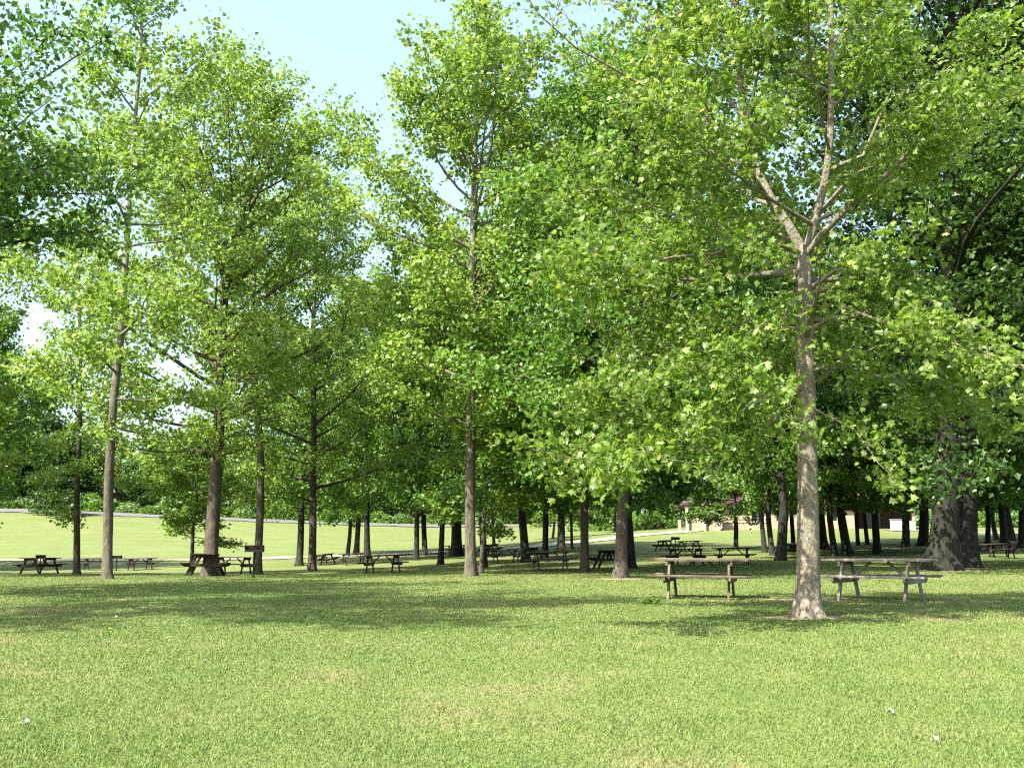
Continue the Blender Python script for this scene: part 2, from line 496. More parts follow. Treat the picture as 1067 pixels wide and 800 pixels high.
def ribbon(name, pts, w, mat, lift=0.05, label=None):
    """pts world (x,y) polyline"""
    P = [Vector((p[0], p[1])) for p in pts]
    dense = []
    for a, b in zip(P[:-1], P[1:]):
        n = max(2, int((b - a).length / 0.8))
        dense += [a.lerp(b, i / n) for i in range(n)]
    dense.append(P[-1])
    # smooth
    for _ in range(12):
        dense = [dense[0]] + [(dense[i - 1] + dense[i] * 2 + dense[i + 1]) / 4 for i in range(1, len(dense) - 1)] + [dense[-1]]
    K = 7
    v = []; f = []
    for i, p in enumerate(dense):
        d = (dense[min(i + 1, len(dense) - 1)] - dense[max(i - 1, 0)]).normalized()
        nrm = Vector((-d.y, d.x))
        for k in range(K):
            e = (k / (K - 1) - 0.5) * w
            if k in (0, K - 1):
                e *= 1 + 0.10 * math.sin(i * 0.37) + 0.08 * math.sin(i * 1.13 + k)
            q = p + nrm * e
            v.append((q.x, q.y, tz(q.x, q.y) + lift))
    for i in range(len(dense) - 1):
        for k in range(K - 1):
            a = i * K + k
            f.append((a, a + 1, a + K + 1, a + K))
    me = mesh_np(name, v, [j for q in f for j in q], [4] * len(f), mat, True)
    o = link(name, me)
    tag(o, label, kind="structure")
    return o

path_px = [(-60, 584), (0, 584), (150, 583.8), (281, 582.2), (344, 579.6), (400, 577.7), (450, 576), (541, 571), (577, 567.5), (615, 563.5), (667, 557.8), (721, 553.2), (757, 550.8)]
pp = [ground_at(*p) for p in path_px]
ribbon("gravel_path", [(p.x, p.y) for p in pp], 3.6, M['gravel'], 0.06, "pale gravel path crossing behind the picnic grove")
road_pts = [(s * 187, 187) for s in (-0.62, -0.5, -0.4, -0.3, -0.2, -0.1, 0.0, 0.06)]
ribbon("road", road_pts, 9.0, M['asphalt'], 0.12, "grey park road along the top of the meadow")

SOIL = []   # (x, y, rx, ry)
def soil_patch(px, py, rx, ry, seed):
    g = ground_at(px, py)
    SOIL.append((g.x, g.y, rx, ry))
    rg = random.Random(seed)
    N = 48; K = 5
    ph = [rg.uniform(0, 6.28) for _ in range(4)]
    v = [(g.x, g.y, tz(g.x, g.y) + 0.012)]; f = []
    for k in range(1, K + 1):
        for i in range(N):
            a = 2 * math.pi * i / N
            rr = 1 + 0.16 * math.sin(2 * a + ph[0]) + 0.12 * math.sin(5 * a + ph[1]) + 0.09 * math.sin(11 * a + ph[2]) + rg.uniform(-.06, .06)
            x = g.x + math.cos(a) * rx * rr * k / K; y = g.y + math.sin(a) * ry * rr * k / K
            v.append((x, y, tz(x, y) + (0.012, 0.011, 0.008, 0.001, -0.03)[k - 1]))
    for i in range(N):
        f.append((0, 1 + i, 1 + (i + 1) % N))
    for k in range(K - 1):
        for i in range(N):
            a = 1 + k * N + i; b = 1 + k * N + (i + 1) % N
            f.append((a, a + N, b + N, b))
    me = mesh_np("bare_soil", v, [j for q in f for j in q], [len(q) for q in f], M['soil'], True)
    tag(link("bare_soil", me), "patch of bare trodden soil worn into the lawn", kind="structure")

soil_patch(838, 643, 0.85, 0.55, 1)
soil_patch(850, 624, 1.2, 0.5, 2)
soil_patch(609, 597, 0.8, 0.7, 3)
soil_patch(647, 603, 0.8, 0.6, 4)
soil_patch(990, 594, 1.6, 0.9, 5)

# ------------------------------------------------------------------ grass
def make_grass():
    rs = np.random.default_rng(3)
    N = 760000
    Y = np.exp(rs.uniform(math.log(4.6), math.log(46), N))
    S = rs.uniform(-0.70, 0.70, N)
    X = S * Y
    keep = np.ones(N, bool)
    for (sx, sy, rx, ry) in SOIL:
        d = ((X - sx) / rx) ** 2 + ((Y - sy) / ry) ** 2
        keep &= ~(d < rs.uniform(-0.15, 1.0, N))
    X = X[keep]; Y = Y[keep]; N = len(X)
    Z = tz_np(X, Y) - 0.004
    clump = 0.5 + 0.5 * np.sin(X * 2.1 + np.sin(Y * 1.7) * 2) * np.sin(Y * 1.9 + np.cos(X * 1.3) * 2)
    h = rs.uniform(0.014, 0.034, N) * (0.8 + 0.4 * clump) * np.clip(1.15 - Y / 80.0, 0.5, 1)
    tall = rs.random(N) < 0.006
    h = np.where(tall, h * 1.8, h)
    w = 0.0030 * np.maximum(1.0, Y / 8.0) * rs.uniform(0.7, 1.4, N)
    az = rs.uniform(0, 2 * np.pi, N)
    lean = rs.uniform(0.2, 1.1, N) * h
    la = rs.uniform(0, 2 * np.pi, N)
    dx = np.cos(az) * w; dy = np.sin(az) * w
    lx = np.cos(la) * lean; ly = np.sin(la) * lean
    v = np.zeros((N, 5, 3), np.float32)
    v[:, 0] = np.stack([X - dx, Y - dy, Z], -1)
    v[:, 1] = np.stack([X + dx, Y + dy, Z], -1)
    v[:, 2] = np.stack([X + dx * .8 + lx * .35, Y + dy * .8 + ly * .35, Z + h * .62], -1)
    v[:, 3] = np.stack([X - dx * .8 + lx * .35, Y - dy * .8 + ly * .35, Z + h * .62], -1)
    v[:, 4] = np.stack([X + lx, Y + ly, Z + h], -1)
    b = np.arange(N)[:, None] * 5
    f = np.concatenate([b + 0, b + 1, b + 2, b + 3, b + 3, b + 2, b + 4], 1)
    tint = np.clip(rs.normal(0.45, 0.15, N) + (rs.random(N) < 0.035) * 0.45 + tall * 0.2, 0, 1)
    me = mesh_np("grass", v.reshape(-1, 3), f.ravel(), np.tile([4, 3], N), M['blade'], False, {"tint": np.repeat(tint, 5)})
    tag(link("grass", me), "short mown grass blades of the sunlit lawn", kind="stuff")
make_grass()

# ------------------------------------------------------------------ trees
LEAF_LOBED = np.array([(0, 0, 0), (0.20, 0.02, .01), (0.52, 0.10, -.05), (0.34, 0.30, .0), (0.50, 0.62, -.06), (0.22, 0.58, .02), (0.0, 1.0, -.08),
                       (-0.22, 0.58, .02), (-0.50, 0.62, -.06), (-0.34, 0.30, .0), (-0.52, 0.10, -.05), (-0.20, 0.02, .01), (0, 0.36, .06)], float)
LOBED_F = [(12, i, i + 1 if i < 11 else 0) for i in range(0, 12)]
LEAF_KITE = np.array([(0, 0, 0), (0.44, 0.36, 0.09), (0, 1.0, -0.04), (-0.44, 0.36, 0.09)], float)
KITE_F = [(0, 1, 2), (0, 2, 3)]

def leaves_mesh(name, P, size, mat, rs, lobed=False, tint=None, up=0.55, sj=0.3):
    N = len(P)
    nrm = rs.normal(size=(N, 3)); nrm[:, 2] += up * 1.6
    nrm /= np.linalg.norm(nrm, axis=1)[:, None] + 1e-9
    d = rs.normal(size=(N, 3)); d[:, 2] -= 0.35
    d -= nrm * (d * nrm).sum(1)[:, None]
    d /= np.linalg.norm(d, axis=1)[:, None] + 1e-9
    s = np.cross(d, nrm)
    L = LEAF_LOBED if lobed else LEAF_KITE
    Fc = LOBED_F if lobed else KITE_F
    sz = size * rs.uniform(1 - sj * 1.4, 1 + sj, N)
    v = (P[:, None, :] + (s[:, None, :] * L[None, :, 0:1] + d[:, None, :] * L[None, :, 1:2] + nrm[:, None, :] * L[None, :, 2:3]) * sz[:, None, None])
    k = len(L)
    b = np.arange(N)[:, None] * k
    f = (b + np.array(Fc).ravel()[None, :]).ravel()
    if tint is None: tint = rs.random(N)
    return mesh_np(name, v.reshape(-1, 3), f, np.full(N * len(Fc), 3), mat, False, {"tint": np.repeat(np.clip(tint, 0, 1), k)})

def lerp_poly(pts, t):
    n = len(pts) - 1
    x = max(0, min(0.99999, t)) * n
    i = int(x)
    a, b = pts[i], pts[i + 1]
    return a + (b - a) * (x - i), (b - a)

def trunk_mesh(mb, pts, rads, flare, rg, n=12, flutes=5):
    """tapering stem with buttress flare at the base"""
    # resample
    res_p, res_r = [], []
    m = len(pts) - 1
    for i in range(m):
        seg = (pts[i + 1] - pts[i]).length
        k = max(2, int(seg / (0.25 if i == 0 else 0.6)))
        for j in range(k):
            t = j / k
            res_p.append(pts[i].lerp(pts[i + 1], t)); res_r.append(rads[i] + (rads[i + 1] - rads[i]) * t)
    res_p.append(pts[-1]); res_r.append(rads[-1])
    for _ in range(2):
        res_p = [res_p[0]] + [(res_p[i - 1] + res_p[i] * 2 + res_p[i + 1]) / 4 for i in range(1, len(res_p) - 1)] + [res_p[-1]]
    if flare > 1.0:
        p0 = res_p[0]; p1 = res_p[1]
        extra = [p0.lerp(p1, t) for t in (-0.7, 0.0, 0.12, 0.28, 0.5, 0.75)]
        er = [res_r[0]] * 6
        res_p = extra + res_p[1:]; res_r = er + res_r[1:]
    b = len(mb.v)
    ph = rg.uniform(0, 6.28)
    z0 = pts[0].z
    M_ = len(res_p)
    prev = None
    for i, p in enumerate(res_p):
        d = (res_p[min(i + 1, M_ - 1)] - res_p[max(i - 1, 0)]).normalized()
        if prev is None: u = d.cross(Vector((0, 1, 0))).normalized()
        else: u = (prev - d * prev.dot(d)).normalized()
        prev = u; w = d.cross(u)
        hz = max(0.0, p.z - z0)
        fl = (flare - 1) * math.exp(-hz / (0.42 * rads[0] / 0.2 * 0.55)) if flare > 1 else 0
        for k in range(n):
            a = 2 * math.pi * k / n
            rr = res_r[i] * (1 + fl * (0.75 + 0.5 * math.sin(flutes * a + ph)) + 0.05 * math.sin(3 * a + ph + hz * 1.3) + rg.uniform(-.035, .035))
            q = p + (u * math.cos(a) + w * math.sin(a)) * rr
            mb.v.append((q.x, q.y, q.z)); mb.tint.append(0.5)
    for i in range(M_ - 1):
        for k in range(n):
            k2 = (k + 1) % n
            mb.f.append((b + i * n + k, b + i * n + k2, b + (i + 1) * n + k2, b + (i + 1) * n + k))
    mb.f.append(tuple(b + (M_ - 1) * n + k for k in range(n)))

def make_tree(name, stems, env, z0, z1, n_limb, n_leaf, leaf, leaf_mat, bark, seed, lobed=False, flare=1.5,
              limbs_apart=False, low_el=-5, hi_el=55, sub=8, spread=0.2, extra=None, droop=0.0, sides=12, up=0.55, lean_xy=(0, 0), sparse=(), clear=None, clear_x=0.0, twig=False, curl=0.25):
    """stems: list of [(x,y,z,r),...]; env: list of (u, radius) crown radius against height; returns root empty at origin"""
    rg = random.Random(seed); rs = np.random.default_rng(seed)
    root = empty(name, (0, 0, 0))
    tm = MB()
    polys = []
    for si, st in enumerate(stems):
        pts = [Vector(p[:3]) for p in st]; rads = [p[3] for p in st]
        trunk_mesh(tm, pts, rads, flare if si == 0 else 1.0, rg, sides if si == 0 else max(6, sides - 4))
        polys.append((pts, rads))
    ex, ey = [e[0] for e in env], [e[1] for e in env]
    limbs = []
    def stem_at(z, si):
        pts, rads = polys[si]
        for i in range(len(pts) - 1):
            if pts[i].z <= z <= pts[i + 1].z:
                t = (z - pts[i].z) / max(1e-6, pts[i + 1].z - pts[i].z)
                return pts[i].lerp(pts[i + 1], t), rads[i] + (rads[i + 1] - rads[i]) * t
        return None
    az = rg.uniform(0, 6.28)
    for i in range(n_limb):
        u = ((i + rg.random() * 0.9) / n_limb) ** 0.9
        z = z0 + (z1 - z0) * u
        cands = [si for si in range(len(polys)) if polys[si][0][0].z <= z <= polys[si][0][-1].z]
        if not cands: continue
        si = rg.choice(cands)
        p, r = stem_at(z, si)
        az += 2.4 + rg.uniform(-0.5, 0.5)
        L = float(np.interp(u, ex, ey)) * rg.choice((0.55, 0.8, 1.0, 1.0, 1.15, 1.35)) * rg.uniform(0.9, 1.12)
        el = R(low_el + (hi_el - low_el) * u + rg.uniform(-10, 12))
        d = Vector((math.cos(az) * math.cos(el), math.sin(az) * math.cos(el), math.sin(el)))
        pts = [p.copy()]
        K = 7
        step = L / K / max(0.5, math.cos(el) * 0.5 + 0.5)
        for k in range(K):
            d = (d + Vector((rg.uniform(-.16, .16), rg.uniform(-.16, .16), rg.uniform(-.12, .12) + curl * 0.12 - droop * k * 0.03))).normalized()
            pts.append(pts[-1] + d * step)
        r0 = min(r * 0.55, (0.017 * L + 0.014) if limbs_apart else (0.0125 * L + 0.010))
        limbs.append((pts, r0))
    for e in (extra or []):
        limbs.append(([Vector(q) for q in e[0]], e[1]))
    seg_a, seg_b, seg_w, seg_t = [], [], [], []
    for li, (pts, r0) in enumerate(limbs):
        mb = MB() if limbs_apart else tm
        n = len(pts)
        rads = [max(0.005, r0 * (1 - 0.9 * k / (n - 1))) for k in range(n)]
        mb.tube(pts, rads, 6 if r0 > 0.03 else 5, False)
        L = sum((pts[k + 1] - pts[k]).length for k in range(n - 1))
        ns = max(3, int(sub * min(1.6, L / 2.6)))
        btint = rg.uniform(-0.13, 0.13)
        w0 = len(seg_w)
        seg_a.append(pts[-3]); seg_b.append(pts[-1]); seg_w.append((pts[-1] - pts[-3]).length * 1.2); seg_t.append(btint)
        for j in range(ns):
            t = 0.22 + 0.76 * (j + rg.random()) / ns
            p, d = lerp_poly(pts, t)
            d = d.normalized()
            side = d.cross(Vector((0, 0, 1)))
            if side.length < 0.1: side = Vector((1, 0, 0))
            side.normalize()
            sgn = 1 if j % 2 else -1
            dd = (d * rg.uniform(0.4, 0.9) + side * sgn * rg.uniform(0.5, 1.0) + Vector((0, 0, rg.uniform(-0.35 - droop, 0.5)))).normalized()
            l2 = L * rg.uniform(0.22, 0.42) * (1.15 - 0.65 * t)
            l2 = max(l2, 0.3)
            q1 = p + dd * l2 * 0.5 + Vector((0, 0, rg.uniform(-.05, .08) * l2))
            q2 = q1 + (dd + Vector((rg.uniform(-.3, .3), rg.uniform(-.3, .3), rg.uniform(-.25, .15) - droop))).normalized() * l2 * 0.5
            mb.tube([p, q1, q2], [max(0.006, r0 * 0.3 * (1.1 - t)), max(0.004, r0 * .18 * (1.1 - t)), 0.003], 3, False)
            bt = btint + rg.uniform(-0.12, 0.12)
            seg_a += [p.lerp(q1, 0.3), q1]; seg_b += [q1, q2 + (q2 - q1) * 0.15]
            seg_w += [l2 * 0.35, l2 * 0.75]; seg_t += [bt, bt]
            for tw in range(2 if not twig else 4):
                a_ = q1.lerp(q2, rg.random())
                dv = Vector((rg.gauss(0, 1), rg.gauss(0, 1), rg.gauss(0.1, 0.7))).normalized() * l2 * rg.uniform(0.2, 0.45)
                if twig: mb.tube([a_, a_ + dv], [0.005, 0.002], 3, False)
                seg_a.append(a_); seg_b.append(a_ + dv); seg_w.append(dv.length); seg_t.append(bt + 0.05)
        if li - (len(limbs) - len(extra or [])) in sparse:
            seg_w[w0:] = [w * 0.22 for w in seg_w[w0:]]
        if limbs_apart:
            mb.build("limb", bark, root, True)
    tm.build("trunk", bark, root, True)
    A = np.array([tuple(q) for q in seg_a]); B = np.array([tuple(q) for q in seg_b])
    W = np.array(seg_w); T = np.array(seg_t)
    # uneven leafing so the crown has gaps
    W = W * rs.uniform(0.15, 1.75, len(W))
    idx = rs.choice(len(A), n_leaf, p=W / W.sum())
    # leaves gather in flat sprays: a few spray centres along every twig
    t = rs.random(n_leaf) ** 0.8
    NSP = 3
    jit = rs.normal(size=(len(A), NSP, 3)) * spread * 0.9
    k3 = np.minimum((t * NSP).astype(int), NSP - 1)
    inspray = rs.random(n_leaf) < 0.72
    tt = np.where(inspray, (k3 + 0.8) / NSP, t)
    off = rs.normal(size=(n_leaf, 3)) * np.where(inspray, spread * 0.62, spread * 1.0)[:, None]
    off[:, 2] *= 0.62
    P = A[idx] + (B[idx] - A[idx]) * tt[:, None] + off + np.where(inspray[:, None], jit[idx, k3], 0)
    if clear:
        zc0, zc1, hw = clear
        hit = (P[:, 1] < -0.1) & (np.abs(P[:, 0] - clear_x) < hw) & (P[:, 2] > zc0) & (P[:, 2] < zc1) & (rs.random(n_leaf) < 0.88)
        P = P[~hit]; idx = idx[~hit]; n_leaf = len(P)
    tint = np.clip(rs.normal(0.42, 0.2, n_leaf) + T[idx] + (rs.random(n_leaf) < 0.04) * 0.4, 0, 1)
    link("crown", leaves_mesh("crown", P, leaf, leaf_mat, rs, lobed, tint, up), root)
    return root

def copy_tree(root):
    c = root.copy(); COL.objects.link(c)
    for ch in list(root.children):
        d = ch.copy(); COL.objects.link(d); d.parent = c
        d.matrix_parent_inverse = ch.matrix_parent_inverse.copy()
    return c

def px_stem(base, pts, widths, dys=None):
    """stem through picture points at the depth of the base; local metres"""
    out = []
    for i, (px, py) in enumerate(pts):
        d = ray(px, py); Y = base.y + (dys[i] if dys else 0)
        t = Y / d.y
        x, z = d.x * t, CAM_Z + d.z * t
        out.append((x - base.x, (dys[i] if dys else 0), (z - base.z) if i else -0.0, widths[i]))
    return out

def place(root, g, rz=0.0, sxy=1.0, sz=1.0):
    root.location = (g.x, g.y, g.z - 0.03)
    root.rotation_euler = (0, 0, rz)
    root.scale = (sxy, sxy, sz)

# --- the near sycamore
g0 = ground_at(843, 643)
s1 = px_stem(g0, [(843, 643), (842, 600), (841, 500), (840, 400), (839, 330), (838, 255)], [0.165, 0.16, 0.148, 0.135, 0.125, 0.11])
left = px_stem(g0, [(839, 262), (820, 228), (800, 205), (785, 165), (776, 125), (770, 70), (764, 0), (755, -110), (750, -230)], [0.10, 0.09, 0.085, 0.078, 0.07, 0.06, 0.05, 0.035, 0.012],
               [0, .05, .1, .2, .3, .35, .4, .4, .4])
right = px_stem(g0, [(838, 262), (850, 225), (864, 175), (867, 110), (866, 0), (862, -120), (868, -260)], [0.085, 0.075, 0.068, 0.06, 0.05, 0.034, 0.012],
                [0, -.05, -.1, -.2, -.3, -.3, -.3])
zf = s1[-1][2] - 0.12
left[0] = (s1[-1][0] - .01, 0, zf, left[0][3]); right[0] = (s1[-1][0] + .01, 0, zf, right[0][3])
def pl(pts, dys):
    return [Vector((q[0], q[1], q[2])) for q in px_stem(g0, [(838, 262)] + pts, [0] * (len(pts) + 1), [0] + dys)[1:]]
extra = [
    (pl([(838, 262), (790, 245), (745, 262), (700, 266), (640, 280), (600, 262)], [0, -.3, -.7, -1.1, -1.5, -1.8]), 0.035),
    (pl([(786, 170), (735, 120), (700, 105), (640, 70), (600, 48), (560, 12), (540, -20)], [0.2, .1, 0, -.2, -.4, -.6, -.7]), 0.036),
    (pl([(776, 125), (740, 75), (700, 45), (650, 12), (600, -20)], [.3, .5, .8, 1.2, 1.6]), 0.03),
    (pl([(840, 300), (812, 330), (780, 345), (740, 372), (700, 400), (655, 415)], [0, -.5, -.9, -1.4, -1.9, -2.3]), 0.036),
    (pl([(838, 345), (800, 330), (740, 355), (690, 350), (640, 385), (600, 430)], [0, .3, .6, .9, 1.2, 1.4]), 0.034),
    (pl([(838, 452), (826, 440), (812, 432), (795, 445), (780, 470)], [0, -.1, -.2, -.35, -.5]), 0.035),
    (pl([(842, 300), (870, 280), (900, 276), (930, 290), (955, 330), (975, 352)], [0, -.3, -.6, -.8, -1., -1.2]), 0.036),
    (pl([(864, 175), (900, 160), (925, 100), (960, 92), (1000, 60), (1040, 20)], [-.1, -.3, -.5, -.7, -.9, -1.2]), 0.036),
    (pl([(845, 230), (890, 180), (930, 140), (985, 125), (1050, 100), (1110, 60)], [0, .3, .6, 1.0, 1.4, 1.8]), 0.042),
    (pl([(842, 345), (880, 318), (950, 345), (1010, 360), (1070, 380), (1120, 400)], [0, -.5, -1.0, -1.5, -2.0, -2.3]), 0.036),
    (pl([(842, 400), (875, 378), (930, 395), (990, 425), (1050, 440)], [0, .4, .8, 1.2, 1.6]), 0.03),
    (pl([(841, 400), (800, 410), (750, 440), (700, 465), (650, 470), (610, 480)], [0, -.6, -1.2, -1.7, -2.2, -2.6]), 0.032),
    (pl([(842, 420), (860, 430), (890, 445), (915, 480), (935, 500)], [0, -.3, -.7, -1.0, -1.2]), 0.022),
    (pl([(841, 280), (800, 270), (740, 230), (680, 215), (630, 195), (590, 200)], [0, .5, 1.1, 1.6, 2.1, 2.5]), 0.036),
]
left = [(q[0], q[1], q[2], q[3] * .82) for q in left]; right = [(q[0], q[1], q[2], q[3] * .82) for q in right]
t = make_tree("sycamore_tree", [s1, left, right],
              [(0, 2.0), (0.15, 2.9), (0.4, 3.1), (0.62, 1.9), (1, 1.0)], 3.2, 11.2, 40, 50000, 0.092, M['leaf_near'], M['bark_near'], 11,
              lobed=True, flare=1.8, limbs_apart=True, low_el=0, hi_el=50, sub=9, spread=0.15, extra=extra, sides=22, up=0.35, twig=True, sparse=(1, 2), clear=(2.0, 6.6, 0.30), clear_x=-0.06)
place(t, g0)
tag(t, "nearest sycamore with pale flaking forked trunk beside the two large picnic tables", "tree", "park trees")

# --- front row trees built one by one
def front(name, px_pts, w_px, env, z0, z1, nl, nleaf, leaf, lm, bark, seed, label, **kw):
    g = ground_at(*px_pts[0])
    k = ppm(g.y)
    ws = [w / 2 / k for w in w_px]
    st = [px_stem(g, px_pts, ws)]
    for fk in kw.pop('forks', []):
        q = px_stem(g, [px_pts[0]] + fk[0], [0] + [w / 2 / k for w in fk[1]])[1:]
        st.append(q)
    z1 = max(q[-1][2] for q in st) * 0.985
    env = [(u, e * (1.28 if u < 0.9 else 1.1)) for u, e in env]
    r = make_tree(name, st, env, z0, z1, int(nl * 1.15), int(nleaf * 1.45), leaf, lm, bark, seed, **kw)
    place(r, g)
    tag(r, label, "tree", "park trees")
    return r

cone = [(0, 2.2), (0.15, 3.2), (0.45, 2.9), (0.75, 1.8), (1, 0.5)]
oval = [(0, 2.4), (0.2, 3.6), (0.5, 3.9), (0.8, 2.9), (1, 1.0)]
front("young_tree", [(80, 598), (80, 520), (83, 440), (84, 380), (82, 300), (84, 240)], [7, 6, 5, 4, 3, 1], [(0, 1.6), (.3, 2.4), (.7, 1.8), (1, .6)], 3.0, 10.5, 30, 8500, 0.16,
      M['leaf_sycamore'], M['bark'], 21, "slim young tree with a thin straight trunk left of the tall pale-barked tree", low_el=-15, spread=.2)
front("tulip_tree", [(112, 603), (113, 500), (118, 420), (128, 330), (135, 200), (146, 60), (152, -60), (156, -150)], [10.5, 9.5, 8.5, 7.5, 5.5, 4, 3, 1],
      [(0, 2.2), (.2, 2.9), (.5, 2.0), (.8, 1.7), (1, .6)], 4.0, 21.5, 52, 13500, 0.16, M['leaf_sycamore'], M['bark_pale'], 22,
      "tall sparse tree with a slender pale trunk bending right, at the left of the lawn", low_el=-5, hi_el=55, spread=.2)
front("broad_tree", [(219, 600), (223, 520), (228, 450), (232, 330), (236, 290), (248, 240), (260, 195), (266, 140)], [15, 13.5, 12, 9, 8, 6, 4, 1.5],
      [(0, 3.0), (.15, 4.0), (.5, 3.9), (.8, 3.2), (1, 1.6)], 4.2, 15.6, 60, 32000, 0.165, M['leaf_sycamore'], M['bark'], 23,
      "broad leafy tree with a thick leaning trunk behind the A-frame picnic table", low_el=12, hi_el=60, spread=.22,
      forks=[([(234, 300), (228, 250), (215, 210), (207, 160), (203, 130)], [6, 5, 4, 3, 1]), ([(248, 240), (272, 195), (288, 155), (300, 125)], [5, 4, 2, 1])])
front("leaning_tree", [(268, 598), (271, 540), (272, 470), (266, 400), (262, 340), (266, 280), (270, 220)], [8.5, 8, 7.5, 6, 5, 3.5, 1.5],
      [(0, 1.8), (.3, 2.5), (.7, 2.0), (1, .7)], 4.0, 11.5, 30, 12000, 0.16, M['leaf_sycamore'], M['bark_pale'], 24,
      "medium tree with a pale slightly curved trunk directly behind the pedestal grill", low_el=-5, spread=.2)
front("slender_tree", [(325, 595), (326, 540), (327, 440), (326, 350), (328, 300), (330, 240), (332, 195)], [8.5, 7.5, 6, 5, 4, 2.5, 1],
      [(0, 3.0), (.2, 4.2), (.5, 4.2), (.8, 3.0), (1, .8)], 3.6, 15.5, 50, 27000, 0.165, M['leaf_sycamore'], M['bark'], 25,
      "leafy tree with a straight brownish trunk just right of a darker trunk, left of centre", low_el=8, spread=.22)
front("tall_tree", [(490, 600), (490, 500), (491, 400), (492, 300), (494, 200), (496, 100), (498, 0), (499, -90)], [12, 10.5, 9, 8, 6.5, 5, 3.5, 1],
      [(0, 2.4), (.15, 3.7), (.4, 3.9), (.57, 2.4), (.68, 1.2), (.8, .7), (1, .35)], 4.5, 21.5, 74, 30000, 0.165, M['leaf_sycamore'], M['bark_pale'], 26,
      "tall conical tree with a dead straight bare lower trunk in the middle of the picture", low_el=0, hi_el=62, spread=.22, curl=.6)
front("maple_tree", [(609, 596), (609, 540), (610, 470), (612, 380), (614, 280), (616, 180), (617, 110)], [9.5, 8, 7, 6, 5, 3.5, 1],
      [(0, 2.8), (.2, 3.8), (.5, 3.7), (.8, 2.7), (1, 1.0)], 3.2, 15.0, 60, 42000, 0.17, M['leaf_maple'], M['bark'], 27,
      "dense deep green maple standing in a ring of bare soil right of centre", low_el=-10, hi_el=60, spread=.26, droop=.1)
front("maple_tree", [(647, 602), (648, 550), (650, 490), (653, 400), (656, 300), (660, 190), (662, 130)], [14, 12, 10.5, 8, 6, 4, 1],
      [(0, 2.6), (.2, 3.8), (.5, 3.8), (.8, 2.9), (1, 1.2)], 3.4, 15.0, 54, 34000, 0.17, M['leaf_maple'], M['bark'], 28,
      "maple with a stout dark trunk overlapping a second trunk close behind it, right of centre", low_el=-10, hi_el=60, spread=.26, droop=.1)
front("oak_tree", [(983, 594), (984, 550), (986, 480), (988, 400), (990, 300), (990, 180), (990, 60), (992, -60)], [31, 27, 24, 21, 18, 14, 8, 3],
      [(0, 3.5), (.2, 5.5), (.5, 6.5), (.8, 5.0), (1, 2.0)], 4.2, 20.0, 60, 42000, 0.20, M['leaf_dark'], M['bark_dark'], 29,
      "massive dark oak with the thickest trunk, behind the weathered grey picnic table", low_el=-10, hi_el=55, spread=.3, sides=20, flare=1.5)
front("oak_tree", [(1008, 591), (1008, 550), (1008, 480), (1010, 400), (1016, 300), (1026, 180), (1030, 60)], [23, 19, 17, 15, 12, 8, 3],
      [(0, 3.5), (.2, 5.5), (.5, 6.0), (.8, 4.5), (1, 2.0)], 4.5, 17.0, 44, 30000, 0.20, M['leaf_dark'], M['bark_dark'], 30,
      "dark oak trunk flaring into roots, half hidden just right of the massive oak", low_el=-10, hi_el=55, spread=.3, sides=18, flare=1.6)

front("young_tree", [(-70, 600), (-68, 520), (-66, 400), (-62, 260), (-60, 120)], [10, 9, 7, 5, 1], [(0, 3.0), (.3, 3.6), (.7, 3.0), (1, 1)], 2.8, 15, 44, 17000, 0.16,
      M['leaf_sycamore'], M['bark'], 51, "pale leafy tree just beyond the left edge, its lower branches reaching into view", low_el=-12, spread=.22)
# left near tree, its trunk outside the frame, its crown reaching in from the upper left
gl = Vector((-13.3, 19.5, tz(-13.3, 19.5)))
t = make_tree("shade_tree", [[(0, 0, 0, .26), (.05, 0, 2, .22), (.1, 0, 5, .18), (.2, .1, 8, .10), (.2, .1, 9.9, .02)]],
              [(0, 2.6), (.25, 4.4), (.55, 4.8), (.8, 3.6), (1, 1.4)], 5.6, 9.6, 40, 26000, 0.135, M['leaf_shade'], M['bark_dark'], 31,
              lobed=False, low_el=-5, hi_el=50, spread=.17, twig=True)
place(t, gl)
tag(t, "dense dark green tree reaching in at the upper left, trunk out of frame", "tree", "park trees")
gl = Vector((-10.6, 11.0, tz(-10.6, 11.0)))
t = make_tree("shade_tree", [[(0, 0, 0, .22), (.05, 0, 3, .19), (.1, 0, 6, .15), (.2, .1, 10, .10), (.2, .1, 14, .02)]],
              [(0, 3.4), (.25, 4.4), (.55, 4.4), (.8, 3.6), (1, 1.6)], 6.2, 13.6, 46, 22000, 0.13, M['leaf_maple'], M['bark'], 32,
              lobed=True, low_el=5, hi_el=50, spread=.17, twig=True)
place(t, gl)
tag(t, "nearer leafy tree whose sprays fill the very top left corner", "tree", "park trees")

